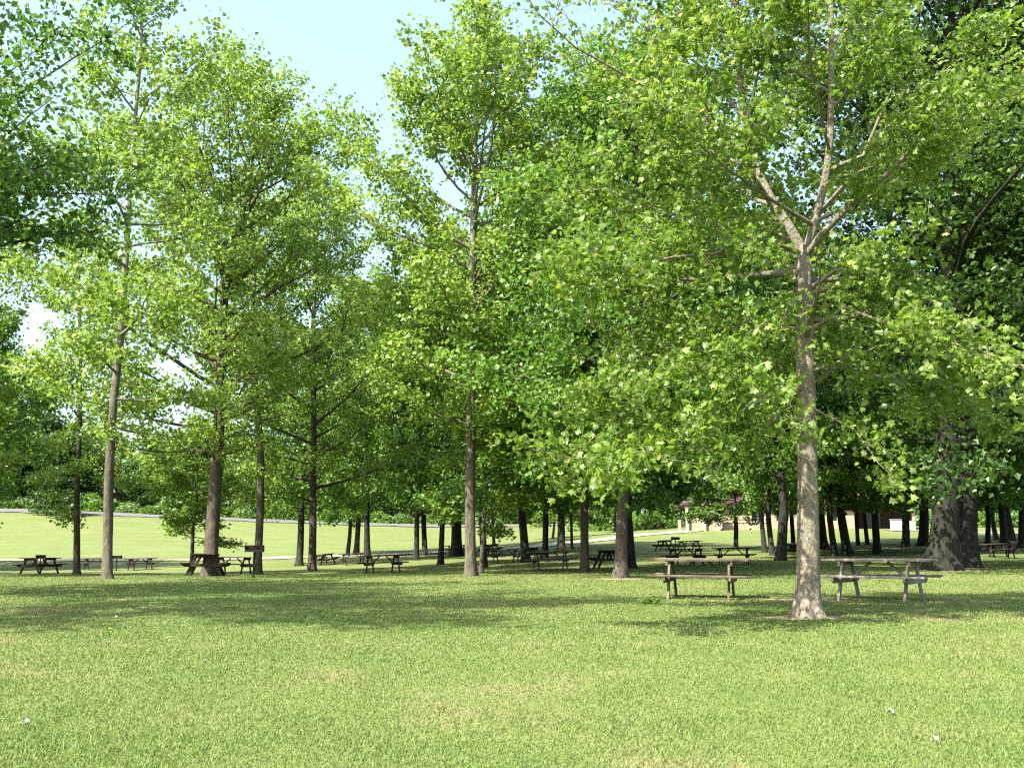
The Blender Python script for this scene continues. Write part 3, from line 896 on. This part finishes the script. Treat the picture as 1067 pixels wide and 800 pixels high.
# --- grove prototypes
protos = {}
def stemz(h, r, lean=0.15, seed=0):
    rg = random.Random(seed)
    out = []
    x = y = 0.0
    for k in range(7):
        u = k / 6
        out.append((x, y, h * u, r * (1 - 0.93 * u ** 1.1)))
        x += rg.uniform(-lean, lean); y += rg.uniform(-lean, lean)
    return out
def proto(key, name, st, env, *a, **kw):
    a = (st, [(u, e * 1.2) for u, e in env]) + a
    a = list(a); a[5] = int(a[5] * 1.3) if key in 'abcd' else a[5]
    protos[key] = [make_tree(name, *a, **kw), False]
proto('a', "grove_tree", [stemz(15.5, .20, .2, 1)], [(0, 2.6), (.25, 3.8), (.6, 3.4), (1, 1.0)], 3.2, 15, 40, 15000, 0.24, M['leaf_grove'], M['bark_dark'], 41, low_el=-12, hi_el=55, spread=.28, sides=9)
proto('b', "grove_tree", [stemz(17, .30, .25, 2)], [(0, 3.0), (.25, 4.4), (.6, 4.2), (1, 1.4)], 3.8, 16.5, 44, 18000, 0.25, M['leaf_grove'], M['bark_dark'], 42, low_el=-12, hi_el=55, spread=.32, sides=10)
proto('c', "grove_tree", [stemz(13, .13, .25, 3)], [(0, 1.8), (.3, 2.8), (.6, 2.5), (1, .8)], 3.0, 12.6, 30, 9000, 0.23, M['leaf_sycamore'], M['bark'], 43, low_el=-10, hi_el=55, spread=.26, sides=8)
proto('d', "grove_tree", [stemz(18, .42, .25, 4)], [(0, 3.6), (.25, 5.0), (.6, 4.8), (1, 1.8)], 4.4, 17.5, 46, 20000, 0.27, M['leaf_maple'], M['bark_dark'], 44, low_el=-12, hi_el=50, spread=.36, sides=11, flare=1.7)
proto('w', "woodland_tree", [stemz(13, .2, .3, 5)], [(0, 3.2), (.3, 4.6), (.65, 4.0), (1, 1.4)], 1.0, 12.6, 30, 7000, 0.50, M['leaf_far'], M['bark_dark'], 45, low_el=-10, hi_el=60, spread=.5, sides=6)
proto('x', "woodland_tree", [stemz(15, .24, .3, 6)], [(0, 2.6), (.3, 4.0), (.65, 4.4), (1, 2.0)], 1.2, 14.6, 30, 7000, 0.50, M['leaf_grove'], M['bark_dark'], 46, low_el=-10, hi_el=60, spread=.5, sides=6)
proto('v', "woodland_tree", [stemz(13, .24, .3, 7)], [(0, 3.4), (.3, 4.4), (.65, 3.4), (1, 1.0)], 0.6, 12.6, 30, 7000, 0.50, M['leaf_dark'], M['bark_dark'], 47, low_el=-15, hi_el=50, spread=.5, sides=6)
PR = {'a': .20, 'b': .30, 'c': .13, 'd': .42, 'w': .2, 'x': .24, 'v': .24}

def put(key, g, w_px=None, sz=1.0, sxy=1.0, label=None, group="park trees", cat="tree"):
    root, used = protos[key]
    if used: o = copy_tree(root)
    else:
        o = root; protos[key][1] = True
    if w_px:
        want = w_px / 2 / ppm(g.y)
        sxy = min(1.35, max(0.75, want / PR[key]))
    place(o, g, rnd.uniform(0, 6.28), sxy, sz)
    tag(o, label, cat, group)
    return o

# px, base y, trunk width px, height scale, label
grove = [
    (199, 597, 4.5, .62, "thin crooked dark trunk of a young tree left of the broad leafy tree"),
    (312, 589.5, 7.5, .85, "dark-trunked tree left of the brownish straight trunk, low leafy branch beside it"),
    (362, 579, 4.5, .85, "leftmost and thinnest of three dark trunks behind the dark picnic tables"),
    (371, 578.5, 6, .95, "middle one of three dark trunks behind the dark picnic tables"),
    (383, 580.5, 6.5, 1.2, "rightmost of three dark trunks behind the dark picnic tables, leaning slightly left"),
    (434, 583.5, 6, 1.1, "dark tree with bare dead twigs on its trunk, left of a matching dark trunk"),
    (443, 578.5, 6, 1.15, "dark tree just right of the one with bare dead twigs"),
    (459, 588, 6, 1.15, "slim tree with a pale lit trunk between the dark pair and the tall conical tree"),
    (476, 579, 11.5, .95, "dark tree with a wide foot close left of the tall conical tree"),
    (501, 597, 5.5, .6, "thin dark trunk crowding the right side of the tall conical tree"),
    (505, 591.5, 7.5, .95, "dark trunk second to the right of the tall conical tree"),
    (515, 569, 3.5, .8, "small distant tree with low leaves on its stem beyond the path, right of centre trunk"),
    (548, 585.5, 9, .95, "tree with a sunlit reddish strip on its thick trunk behind the brown table"),
    (568, 581, 7, .9, "dark tree standing right behind the brown picnic table right of centre"),
    (585, 576, 8.5, .95, "flared dark trunk standing just before the gravel path, right of centre"),
    (596, 571.5, 3.2, .8, "very thin trunk on the near edge of the gravel path"),
    (576, 561, 3.0, .55, "small forked tree on the meadow beyond the gravel path"),
    (658, 592, 9, .9, "second trunk close behind the stout-trunked maple"),
    (640, 554.5, 3, .7, "distant tree on the meadow beyond the path, left of the stout-trunked maple"),
    (767, 573, 5.2, .68, "lone slim tree standing before the tan brick shelter"),
    (797, 575.5, 5.5, .85, "dark trunk at the left edge of the cluster left of the nearest sycamore"),
    (805, 578.5, 6, .85, "paler flared trunk between a dark and a thick trunk left of the nearest sycamore"),
    (814, 584, 10.5, .9, "thick grey-brown trunk left of the nearest sycamore"),
    (827, 571, 5, .8, "thin trunk seen just left of the nearest sycamore trunk"),
    (859, 572, 8, .95, "reddish dark trunk just right of the nearest sycamore trunk"),
    (870, 579, 7, .85, "first of two close trunks above the left end of the grey picnic table"),
    (883, 578, 9.5, .95, "broad-footed trunk above the left end of the grey picnic table"),
    (894, 568, 4.5, .85, "thin leaning trunk behind the grey picnic table, left of a similar thin one"),
    (904, 567.5, 4.5, .85, "thin upright trunk behind the grey picnic table, left of the straight grey one"),
    (914, 577, 8, .85, "straight grey trunk rising behind the middle of the grey picnic table"),
    (944, 569.5, 8, .9, "dark trunk in front of the white low wall"),
    (963, 568.5, 10, .95, "dark thick trunk left of the massive oak"),
    (1029, 566, 5.5, .85, "leftmost dark trunk in the deep shade right of the oaks"),
    (1038, 562, 5, .85, "slim dark trunk in the deep shade, second to the right of the oaks"),
    (1047, 567, 8, .95, "thick dark trunk in the deep shade near the right edge"),
    (1055, 563, 7, .9, "dark trunk in deep shade just left of the last one at the right edge"),
    (1065, 570, 8, .95, "last dark trunk in the deep shade at the right edge"),
]
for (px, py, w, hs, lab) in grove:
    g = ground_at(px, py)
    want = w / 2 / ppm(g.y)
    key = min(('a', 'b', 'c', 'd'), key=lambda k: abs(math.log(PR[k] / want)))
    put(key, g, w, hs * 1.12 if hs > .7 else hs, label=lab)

# shade trees beyond both sides of the frame (seen when stepping aside, and shading the grove)
for (x, y, k, lab) in [(-25, 37, 'c', "tree beyond the left edge"), (-30, 52, 'c', "second tree beyond the left edge"), (-40, 62, 'c', "third tree beyond the left edge"), (-27, 44.5, 'c', "tree between the first and second beyond the left edge"), (-37, 68, 'b', "fourth tree beyond the left edge"), (-43, 75, 'd', "fifth tree beyond the left edge"),
                  (21, 33, 'b', "tree beyond the right edge"), (26, 44, 'd', "second tree beyond the right edge"), (33, 54, 'b', "third tree beyond the right edge"),
                  (30, 68, 'd', "fourth tree beyond the right edge"), (30, 50, 'd', "dark crowned tree filling the right edge behind the oaks"), (42, 74, 'd', "fifth tree beyond the right edge")]:
    put(k, Vector((x, y, tz(x, y))), None, 1.0, 1.0, lab)

# far woodland trees
rw = random.Random(99)
def wood(s, Y, key, h, w=None, lab="far bushy tree in the woodland along the road"):
    x = s * Y
    g = Vector((x, Y, tz(x, Y) - 0.2))
    put(key, g, None, h, w or h, lab, "woodland trees in the distance")
s = -0.62
while s < 0.10:
    Y = rw.uniform(202, 216)
    hh = rw.uniform(0.62, 0.95) if s < -0.25 else rw.uniform(0.9, 1.25)
    key = rw.choice('wwx') if s > -0.42 else rw.choice('vvx')
    if s < -0.40: hh = rw.uniform(1.1, 1.5)
    wood(s, Y, key, hh, hh * rw.uniform(1.0, 1.25), "far bushy tree standing just behind the road" if s > -0.40 else "far dark tree behind the left end of the road")
    s += rw.uniform(0.018, 0.028)
s = -0.62
while s < 0.62:
    Y = rw.uniform(240, 262)
    hh = rw.uniform(0.85, 1.05) if s < -0.22 else rw.uniform(1.1, 1.7)
    wood(s, Y, rw.choice('wxvx'), hh, hh * 1.15, "far tree in the back row of the distant woodland")
    s += rw.uniform(0.026, 0.036)
s = 0.08
while s < 0.66:
    Y = rw.uniform(140, 158)
    hh = rw.uniform(0.85, 1.2)
    wood(s, Y, rw.choice('xwv'), hh, hh * 1.1, "tree behind the brick building and shelter")
    s += rw.uniform(0.026, 0.038)
g = ground_at(52, 536.5)
put('v', g, None, .62, .75, "small dark tree on the meadow edge in front of the road at far left", "woodland trees in the distance")

# low shrubs at the woodland foot
def shrub(g, rad, hgt, seed, mat, label):
    rs = np.random.default_rng(seed)
    n = 900
    d = rs.normal(size=(n, 3)); d /= np.linalg.norm(d, axis=1)[:, None]
    d[:, 2] = np.abs(d[:, 2])
    rr = rs.uniform(0.5, 1.0, n) ** 0.6
    P = d * rr[:, None] * np.array([rad, rad * .7, hgt])
    P += 0.18 * np.sin(P[:, [1, 2, 0]] * 3.1 + seed)
    P[:, 2] = np.maximum(P[:, 2], 0.05)
    root = empty("shrub", (g.x, g.y, g.z - 0.05))
    link("foliage", leaves_mesh("foliage", P, 0.38, mat, rs), root)
    mb = MB()
    rg = random.Random(seed)
    for k in range(5):
        a = rg.uniform(0, 6.28)
        mb.tube([(0, 0, 0), (math.cos(a) * rad * .3, math.sin(a) * rad * .2, hgt * .4), (math.cos(a) * rad * .6, math.sin(a) * rad * .4, hgt * .75)], [.05, .035, .01], 5)
    mb.build("stem", M['bark_dark'], root)
    tag(root, label, "shrub", "shrubs at the woodland foot")
    return root
shp = shrub(Vector((0, 0, 0)), 3.0, 2.6, 5, M['leaf_far'], "far low shrub at the foot of the woodland")
shd = shrub(Vector((0, 0, 0)), 2.6, 2.3, 9, M['leaf_grove'], "far low shrub at the foot of the woodland")
first = {0: True, 1: True}
s = -0.6
while s < 0.6:
    k = rw.random() < 0.5
    src = shp if k else shd
    Y = rw.uniform(197, 201) if s < 0.08 else rw.uniform(130, 136)
    o = src if first[int(k)] else copy_tree(src)
    first[int(k)] = False
    x = s * Y
    sc_ = rw.uniform(0.8, 1.4)
    o.location = (x, Y, tz(x, Y) - 0.1); o.scale = (sc_ * 1.3, sc_, sc_ * rw.uniform(.8, 1.2)); o.rotation_euler = (0, 0, rw.uniform(0, 6.28))
    o["label"] = "far low shrub behind the road" if s < 0.08 else "low shrub behind the brick building and shelter"
    s += rw.uniform(0.014, 0.026)

# ------------------------------------------------------------------ picnic tables
def arc_gusset(w, h, n=8):
    """bench support outline (y,z) with drooping curved underside"""
    pts = [(-w, h), (w, h)]
    for i in range(n + 1):
        a = math.pi * i / n
        pts.append((w * math.cos(a) * (0.98), h - 0.09 - 0.10 * math.sin(a) ** 0.8))
    return pts

def make_table(wood, wood_v, L=1.95, seed=1, near=False, planks=5):
    rg = random.Random(seed)
    root = empty("picnic_table", (0, 0, 0))
    H = 0.76
    top = MB()
    pw = 0.74 / planks
    for i in range(planks):
        y = -0.37 + pw * (i + .5)
        dx = rg.uniform(-.02, .02)
        if near:
            # slightly sagging, worn plank
            K = 10
            zj = rg.uniform(-.004, .004)
            for k in range(K):
                x0 = -L / 2 + L * k / K + dx; x1 = x0 + L / K
                f = lambda x: H - 0.02 - 0.010 * math.cos(x * 1.9 + i) * 0.6 + zj
                top.bar((x0, y, f(x0)), (x1 + .0005, y, f(x1)), pw - .012, .04, t=0.3 + .4 * ((i * 7) % 5) / 4, bev=.006)
        else:
            top.box((dx, y, H - .02), (L, pw - .012, .04), None, rg.random(), .005)
    top.build("tabletop", wood, root)
    for sy in (-1, 1):
        b = MB()
        for j in range(2):
            y = sy * (0.625 + (j - .5) * .135)
            b.box((rg.uniform(-.03, .03), y, 0.44), (L, .125, .04), Matrix.Rotation(R(rg.uniform(-.5, .5)), 3, 'Y'), rg.random(), .006)
        b.build("bench", wood, root)
    xe = L / 2 - 0.33
    for sx in (-1, 1):
        x = sx * xe
        ts = MB(); ts.box((x, 0, H - .085), (.045, .70, .085), None, .4, .004)
        ts.build("top_support", wood_v, root)
        bs = MB()
        bs.prism([(-.75, .417), (-.75, .36), (-.62, .315), (.62, .315), (.75, .36), (.75, .417)], 'x', x - .022 + sx * .0, x + .022, .5)
        bs.build("bench_support", wood_v, root)
        for sy in (-1, 1):
            lg = MB()
            xo = x - sx * .047
            lg.bar((xo, sy * .24, H - .045), (xo, sy * .60, -.05), .045, .095, up=(0, 1, 0), t=rg.random(), bev=.005)
            lg.build("leg", wood_v, root)
        br = MB()
        br.bar((x - sx * .09, 0, .36), (sx * .16, 0, H - .06), .085, .042, t=.5, bev=.004)
        br.build("brace", wood_v, root)
    return root

def leg_fix(root):
    pass

tp = {}
def table_at(px, py, yaw, kind, label, L=1.95, gz=0, scale=1.0):
    g = ground_at(px, py)
    key = (kind, L)
    if kind in ('brown', 'grey'):
        r = make_table(M['wood_' + kind], M['wood_%s_v' % kind], L, seed=len(label), near=True)
    elif key not in tp:
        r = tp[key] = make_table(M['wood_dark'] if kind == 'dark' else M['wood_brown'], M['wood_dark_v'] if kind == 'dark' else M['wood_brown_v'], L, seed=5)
    else:
        r = copy_tree(tp[key])
    # tilt to the ground
    e = 0.5
    nx = (tz(g.x + e, g.y) - tz(g.x - e, g.y)) / (2 * e); ny = (tz(g.x, g.y + e) - tz(g.x, g.y - e)) / (2 * e)
    nrm = Vector((-nx, -ny, 1)).normalized()
    q = Vector((0, 0, 1)).rotation_difference(nrm)
    r.rotation_mode = 'QUATERNION'
    from mathutils import Quaternion
    r.rotation_quaternion = q @ Quaternion((0, 0, 1), R(yaw))
    r.location = g
    r.scale = (scale,) * 3
    tag(r, label, "picnic table", "wooden picnic tables")
    return r

def set_scale_from_px(*a): pass

tables = [
    (731, 623, -17, 'brown', "near brown picnic table standing side-on in the sun left of the nearest sycamore", 1.9, 1.0),
    (918, 625, -37, 'grey', "weathered silver-grey picnic table right of the nearest sycamore", 1.95, 1.0),
    (214, 600.0, 101, 'darkbrown', "A-frame end of a dark picnic table in front of the broad tree's trunk", 1.95, 1.14),
    (243, 598.0, 38, 'darkbrown', "reddish picnic table between the broad tree and the pedestal grill", 1.95, 1.0),
    (41, 597.5, 70, 'dark', "far picnic table with a grill behind it, leftmost of all", 1.95, 1.0),
    (100, 594, 12, 'dark', "far picnic table partly hidden behind the tall sparse tree's trunk", 1.95, 1.0),
    (146, 593.5, 40, 'dark', "far picnic table standing clear just right of the small far grill", 1.95, 1.0),
    (338, 588.5, 75, 'dark', "far picnic table just right of the brownish straight trunk", 1.95, 1.0),
    (368, 588, 20, 'dark', "dark picnic table at the foot of the three dark trunks", 1.95, 1.0),
    (399, 596.5, 25, 'dark', "dark picnic table standing closest right of the three dark trunks", 1.95, 1.0),
    (476, 577.5, 10, 'dark', "far dark picnic table at the wide-footed trunk left of the tall conical tree", 1.95, 1.0),
    (511, 577, 60, 'dark', "small far picnic table just right of the tall conical tree's neighbour trunk", 1.95, 1.0),
    (527, 586.5, 15, 'dark', "dark picnic table between the dark trunk and the reddish lit trunk right of centre", 1.95, 1.0),
    (554, 583.5, 80, 'dark', "dark picnic table against the reddish lit trunk, behind the brown one", 1.95, 1.0),
    (574, 593.5, -12, 'midbrown', "brown picnic table with lit top right of centre, left of the maple in bare soil", 1.95, 1.0),
    (635, 592, 75, 'dark', "picnic table half hidden by the stout-trunked maple", 1.95, 1.0),
    (693, 573.5, 65, 'dark', "far small dark picnic table, leftmost of those behind the near brown table", 1.95, 1.0),
    (718, 574.5, 20, 'dark', "far black-looking picnic table in the shade strip behind the near brown table", 1.95, 1.0),
    (715, 589, 12, 'dark', "dark picnic table directly behind the left half of the near brown table", 1.95, 1.0),
    (765, 588, -18, 'dark', "dark picnic table directly behind the right end of the near brown table", 1.95, 1.0),
    (825, 580, 70, 'dark', "dark picnic table between the thick grey-brown trunk and the nearest sycamore", 1.95, 1.0),
    (1034, 580, 30, 'dark', "picnic table in deep shade just right of the oaks", 1.95, 1.0),
    (1066, 582, -10, 'dark', "picnic table in deep shade cut by the right edge", 1.95, 1.0),
]
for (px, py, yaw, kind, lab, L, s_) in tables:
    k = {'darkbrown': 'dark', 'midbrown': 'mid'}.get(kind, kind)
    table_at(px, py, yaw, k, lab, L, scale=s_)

# ------------------------------------------------------------------ pedestal grills
def make_grill():
    root = empty("pedestal_grill", (0, 0, 0))
    p = MB(); p.tube([(0, 0, -.1), (0, 0, .78)], [.035, .035], 10); p.build("post", M['iron'], root)
    b = MB()
    w, d, h = .56, .40, .20; z = .78; th = .012
    b.box((0, 0, z + th / 2), (w, d, th))
    b.box((0, d / 2 - th / 2, z + th + h / 2), (w, th, h))
    for sx in (-1, 1):
        b.box((sx * (w / 2 - th / 2), -th / 2, z + th + h / 2), (th, d - th, h))
    b.box((0, -d / 2 + th / 2, z + th + .03), (w - 2 * th, th, .06))
    b.build("firebox", M['iron'], root)
    g = MB()
    for k in range(12):
        x = -w / 2 + .04 + k * (w - .08) / 11
        g.bar((x, -d / 2 - .02, z + h - .02), (x, d / 2 - .03, z + h - .02), .01, .01, bev=.002)
    g.bar((-w / 2 + .02, -d / 2 - .02, z + h - .008), (w / 2 - .02, -d / 2 - .02, z + h - .008), .018, .014, bev=.002)
    g.build("grate", M['iron'], root)
    for sx in (-1, 1):
        hd = MB(); hd.tube([(sx * .18, -d / 2 - .03, z + h - .02), (sx * .18, -d / 2 - .13, z + h - .02)], [.014, .014], 6); hd.build("handle", M['iron'], root)
    return root
gp = make_grill()
for i, (px, py, rz, lab) in enumerate([(264, 601.5, 0.15, "black iron pedestal grill standing before the pale curved trunk"),
                                       (121, 594.5, 0.1, "small far pedestal grill right of the tall sparse tree's trunk"),
                                       (41.5, 593.5, 0.2, "far grill seen just above the leftmost picnic table"),
                                       (704, 573, 0.3, "far dark grill beside the small dark table behind the near brown table")]):
    o = gp if i == 0 else copy_tree(gp)
    o.location = ground_at(px, py); o.rotation_euler = (0, 0, rz)
    tag(o, lab, "grill", "pedestal grills")

# ------------------------------------------------------------------ shelter and building
def at(px, Y):
    return (px - 533.5) / 1052.0 * Y
def shelter():
    Y = 110.0
    x0, x1 = at(716, Y), at(751, Y)
    xm = (x0 + x1) / 2; W = x1 - x0; D = 5.0
    zb = tz(xm, Y) - 0.1
    root = empty("picnic_shelter", (xm, Y, zb))
    w = MB()
    w.box((0.1, 0.35, .85), (W - .35, .3, 1.9)); w.build("half_wall", M['brick'], root)
    c = MB(); c.box((0.1, 0.35, 1.85), (W - .1, .42, .14), bev=.02); c.build("coping", M['asphalt'], root)
    for (x, y) in ((-W / 2 + .12, 0), (-W / 2 + 2.0, .0), (W / 2 - .1, 0), (-W / 2 + .1, D), (W / 2 - .1, D)):
        p = MB()
        p.box((x, y, 1.4), (.32, .32, 3.3), bev=.02)
        p.build("post", M['stone'], root)
    r = MB()
    z = 2.95; ov = .35
    e = [(-W / 2 - ov, -ov, z), (W / 2 + ov, -ov, z), (W / 2 + ov, D + ov, z), (-W / 2 - ov, D + ov, z)]
    e2 = [(a, b, z + .22) for a, b, _ in e]
    rd = [(-W / 2 + 1.2, D / 2, z + .75), (W / 2 - 1.2, D / 2, z + .75)]
    r.add(e + e2 + rd, [(3, 2, 1, 0), (0, 1, 5, 4), (1, 2, 6, 5), (2, 3, 7, 6), (3, 0, 4, 7), (4, 5, 9, 8), (5, 6, 9), (6, 7, 8, 9), (7, 4, 8)])
    r.build("roof", M['roof'], root)
    f = MB(); f.box((0, D / 2, -.1), (W + .6, D + .8, .3)); f.build("floor_slab", M['stone'], root)
    tag(root, "open park shelter with maroon hip roof and tan brick half wall", "shelter")
shelter()

def building():
    Y = 114.0
    x0, x1 = at(770, Y), at(893, Y); x2 = at(966, Y)
    zb = tz((x0 + x2) / 2, Y) - 0.2
    root = empty("brick_building", (x0, Y, zb))
    W = x1 - x0; W2 = x2 - x0; D = 9.0; H = 3.1
    wl = MB()
    th = .3
    # front wall with window openings
    wins = [(1.6, 1.5), (4.4, 1.5), (7.2, 1.5), (10.2, 1.2)]
    cur = 0.0
    for (wx, ww) in wins:
        wl.box(((cur + wx) / 2, th / 2, H / 2), (wx - cur, th, H))
        wl.box((wx + ww / 2, th / 2, .5), (ww, th, 1.0))
        wl.box((wx + ww / 2, th / 2, (2.3 + H) / 2), (ww, th, H - 2.3))
        cur = wx + ww
    wl.box(((cur + W) / 2, th / 2, H / 2), (W - cur, th, H))
    wl.box((th / 2, D / 2 + th / 2, H / 2), (th, D - th, H))
    wl.box((W2 - th / 2, D / 2 + 1.5, H / 2), (th, D - 3, H))
    wl.box((W2 / 2, D + th / 2 + .003, H / 2), (W2, th, H))
    wl.build("wall", M['brick'], root)
    for (wx, ww) in wins:
        f = MB()
        f.box((wx + ww / 2, th / 2, 1.03), (ww, .12, .06)); f.box((wx + ww / 2, th / 2, 2.27), (ww, .12, .06))
        for x in (wx + .03, wx + ww / 2, wx + ww - .03):
            f.box((x, th / 2, 1.65), (.06, .12, 1.18))
        fo = f.build("window", M['white'], root)
        g = MB(); g.box((wx + ww / 2, th / 2 + .02, 1.65), (ww - .1, .02, 1.16)); g.build("pane", M['glass'], fo)
    rc = MB()
    rc.box(((W + W2) / 2, 3.0, H / 2), (W2 - W, .25, H)); rc.box((W + .13, 1.6, H / 2), (.25, 2.5, H))
    rc.build("recessed_wall", M['shaded_wall'], root)
    dr = MB(); dr.box(((W + W2) / 2 - 1.0, 2.85, 1.05), (1.9, .05, 2.1)); d = dr.build("door", M['glass'], root)
    hd = MB(); hd.box(((W + W2) / 2 - .95, 2.80, 1.05), (.05, .04, .3)); hd.build("handle", M['white'], d)
    for x in (W + 2.4, W2 - 1.2):
        p = MB(); p.box((x, .2, H / 2), (.3, .3, H), bev=.02); p.build("column", M['stone'], root)
    r = MB()
    z = H; ov = .8
    e = [(-ov, -ov, z), (W2 + ov, -ov, z), (W2 + ov, D + ov, z), (-ov, D + ov, z)]
    e2 = [(a, b, z + .3) for a, b, _ in e]
    rd = [(3.5, D / 2, z + 1.7), (W2 - 3.5, D / 2, z + 1.7)]
    r.add(e + e2 + rd, [(3, 2, 1, 0), (0, 1, 5, 4), (1, 2, 6, 5), (2, 3, 7, 6), (3, 0, 4, 7), (4, 5, 9, 8), (5, 6, 9), (6, 7, 8, 9), (7, 4, 8)])
    r.build("roof", M['roof'], root)
    tag(root, "low tan brick building with maroon roof and dark recessed entrance beyond the grove", "building")
building()

def low_wall(px0, px1, Y, h, mat, name, label, th=.3):
    x0, x1 = at(px0, Y), at(px1, Y)
    z = min(tz(x0, Y), tz(x1, Y)) - .3
    b = MB(); b.box((0, 0, (h + .3) / 2), (x1 - x0, th, h + .3), bev=.02)
    cpn = None
    root = empty(name, ((x0 + x1) / 2, Y, z))
    b.build("wall_body", mat, root)
    c = MB(); c.box((0, 0, h + .3 + .04), (x1 - x0 + .1, th + .1, .08), bev=.015); c.build("coping", M['stone'], root)
    tag(root, label, "wall")
low_wall(930, 942, 108, 1.15, M['white'], "low_wall", "white low wall behind a dark trunk by the building entrance")
low_wall(754, 800, 112, .75, M['brick'], "terrace_wall", "low tan terrace wall running right from the shelter")
def cabinet():
    Y = 108.0; x = at(951.5, Y)
    root = empty("utility_cabinet", (x, Y, tz(x, Y)))
    b = MB(); b.box((0, 0, .5), (.8, .5, 1.1), bev=.02); b.build("case", M['white'], root)
    l = MB(); l.box((0, 0, 1.08), (.86, .56, .06), bev=.01); l.build("lid", M['stone'], root)
    d = MB(); d.box((0, -.262, .5), (.7, .02, .9)); dd = d.build("door", M['white'], root)
    h = MB(); h.box((.25, -.285, .55), (.03, .025, .14)); h.build("handle", M['iron'], dd)
    tag(root, "small pale cabinet right of the white low wall by the building", "cabinet")
cabinet()
tp_pts = [ground_at(p, q) for p, q in ((757, 550.8), (790, 551.5), (850, 552))]
fw = [ground_at(p, q) for p, q in ((925, 552.5), (960, 553.5), (1030, 555.5), (1100, 557))]
ribbon("entrance_walk", [(p.x, p.y) for p in fw], 3.0, M['gravel'], 0.07, "pale walk leading to the building entrance")

# ------------------------------------------------------------------ weeds
def weed(px, py, n, size, seed, label, flower=False):
    g = ground_at(px, py)
    rg = random.Random(seed)
    root = empty("weed", (g.x, g.y, g.z))
    mb = MB()
    for i in range(n):
        a = rg.uniform(0, 6.28); L = size * rg.uniform(.6, 1.1); w = L * .22; h = L * rg.uniform(.25, .8)
        o = Vector((rg.uniform(-1, 1), rg.uniform(-1, 1), 0)) * size * (1.2 if n > 10 else .1)
        d = Vector((math.cos(a), math.sin(a), 0)); s_ = Vector((-d.y, d.x, 0))
        p = [o, o + d * L * .5 + s_ * w + Vector((0, 0, h)), o + d * L + Vector((0, 0, h * .8)), o + d * L * .5 - s_ * w + Vector((0, 0, h)), o + d * L * .5 + Vector((0, 0, h * .85))]
        mb.add(p, [(0, 1, 4), (1, 2, 4), (2, 3, 4), (3, 0, 4)], rg.random())
    mb.build("leaves", M['leaf_maple'], root)
    if flower:
        st = MB(); st.tube([(0, 0, 0), (.005, 0, .07)], [.003, .003], 5); st.build("stalk", M['leaf_grove'], root)
        hd = MB()
        for k in range(14):
            a = k * .449
            hd.bar((0.005, 0, .07), (0.005 + math.cos(a) * .022, math.sin(a) * .022, .078), .008, .004, bev=.001)
        hd.build("flower", M['petal'], root)
    tag(root, label, "weed", None)
weed(676, 629, 34, .16, 3, "low broad-leaved weed clump in the lawn in front left of the near brown table")
weed(770, 646, 12, .10, 4, "small dark weed tuft on the lawn left of the nearest sycamore's base")
weed(114, 661, 7, .07, 5, "single yellow dandelion in the lawn at left", True)

# ------------------------------------------------------------------ pale fallen leaves on the lawn
for i, (px, py, sz, lab) in enumerate([(929, 746, .04, "pale fallen leaf on the open lawn at right, upper of two"), (976, 775, .03, "pale fallen leaf on the lawn at lower right corner area"),
                                       (25, 757, .04, "pale fallen leaf at the lower left of the lawn"), (121, 645, .03, "tiny white fallen leaf in the left lawn shadow")]):
    g = ground_at(px, py)
    mb = MB()
    a = i * 1.7
    pts = [(math.cos(a + k * math.pi / 4) * sz * .75 * (.6 if k % 2 else 1), math.sin(a + k * math.pi / 4) * sz * (.6 if k % 2 else 1), .012 * (k % 3)) for k in range(8)]
    mb.add([(0, 0, .015)] + pts + [(0, 0, .012)] + [(p[0], p[1], p[2] - .003) for p in pts],
           [(0, 1 + k, 1 + (k + 1) % 8) for k in range(8)] + [(9, 10 + (k + 1) % 8, 10 + k) for k in range(8)] + [(1 + k, 10 + k, 10 + (k + 1) % 8, 1 + (k + 1) % 8) for k in range(8)])
    o = mb.build("fallen_leaf", M['litter'], loc=(g.x, g.y, g.z + .03))
    tag(o, lab, "leaf", "pale fallen leaves")
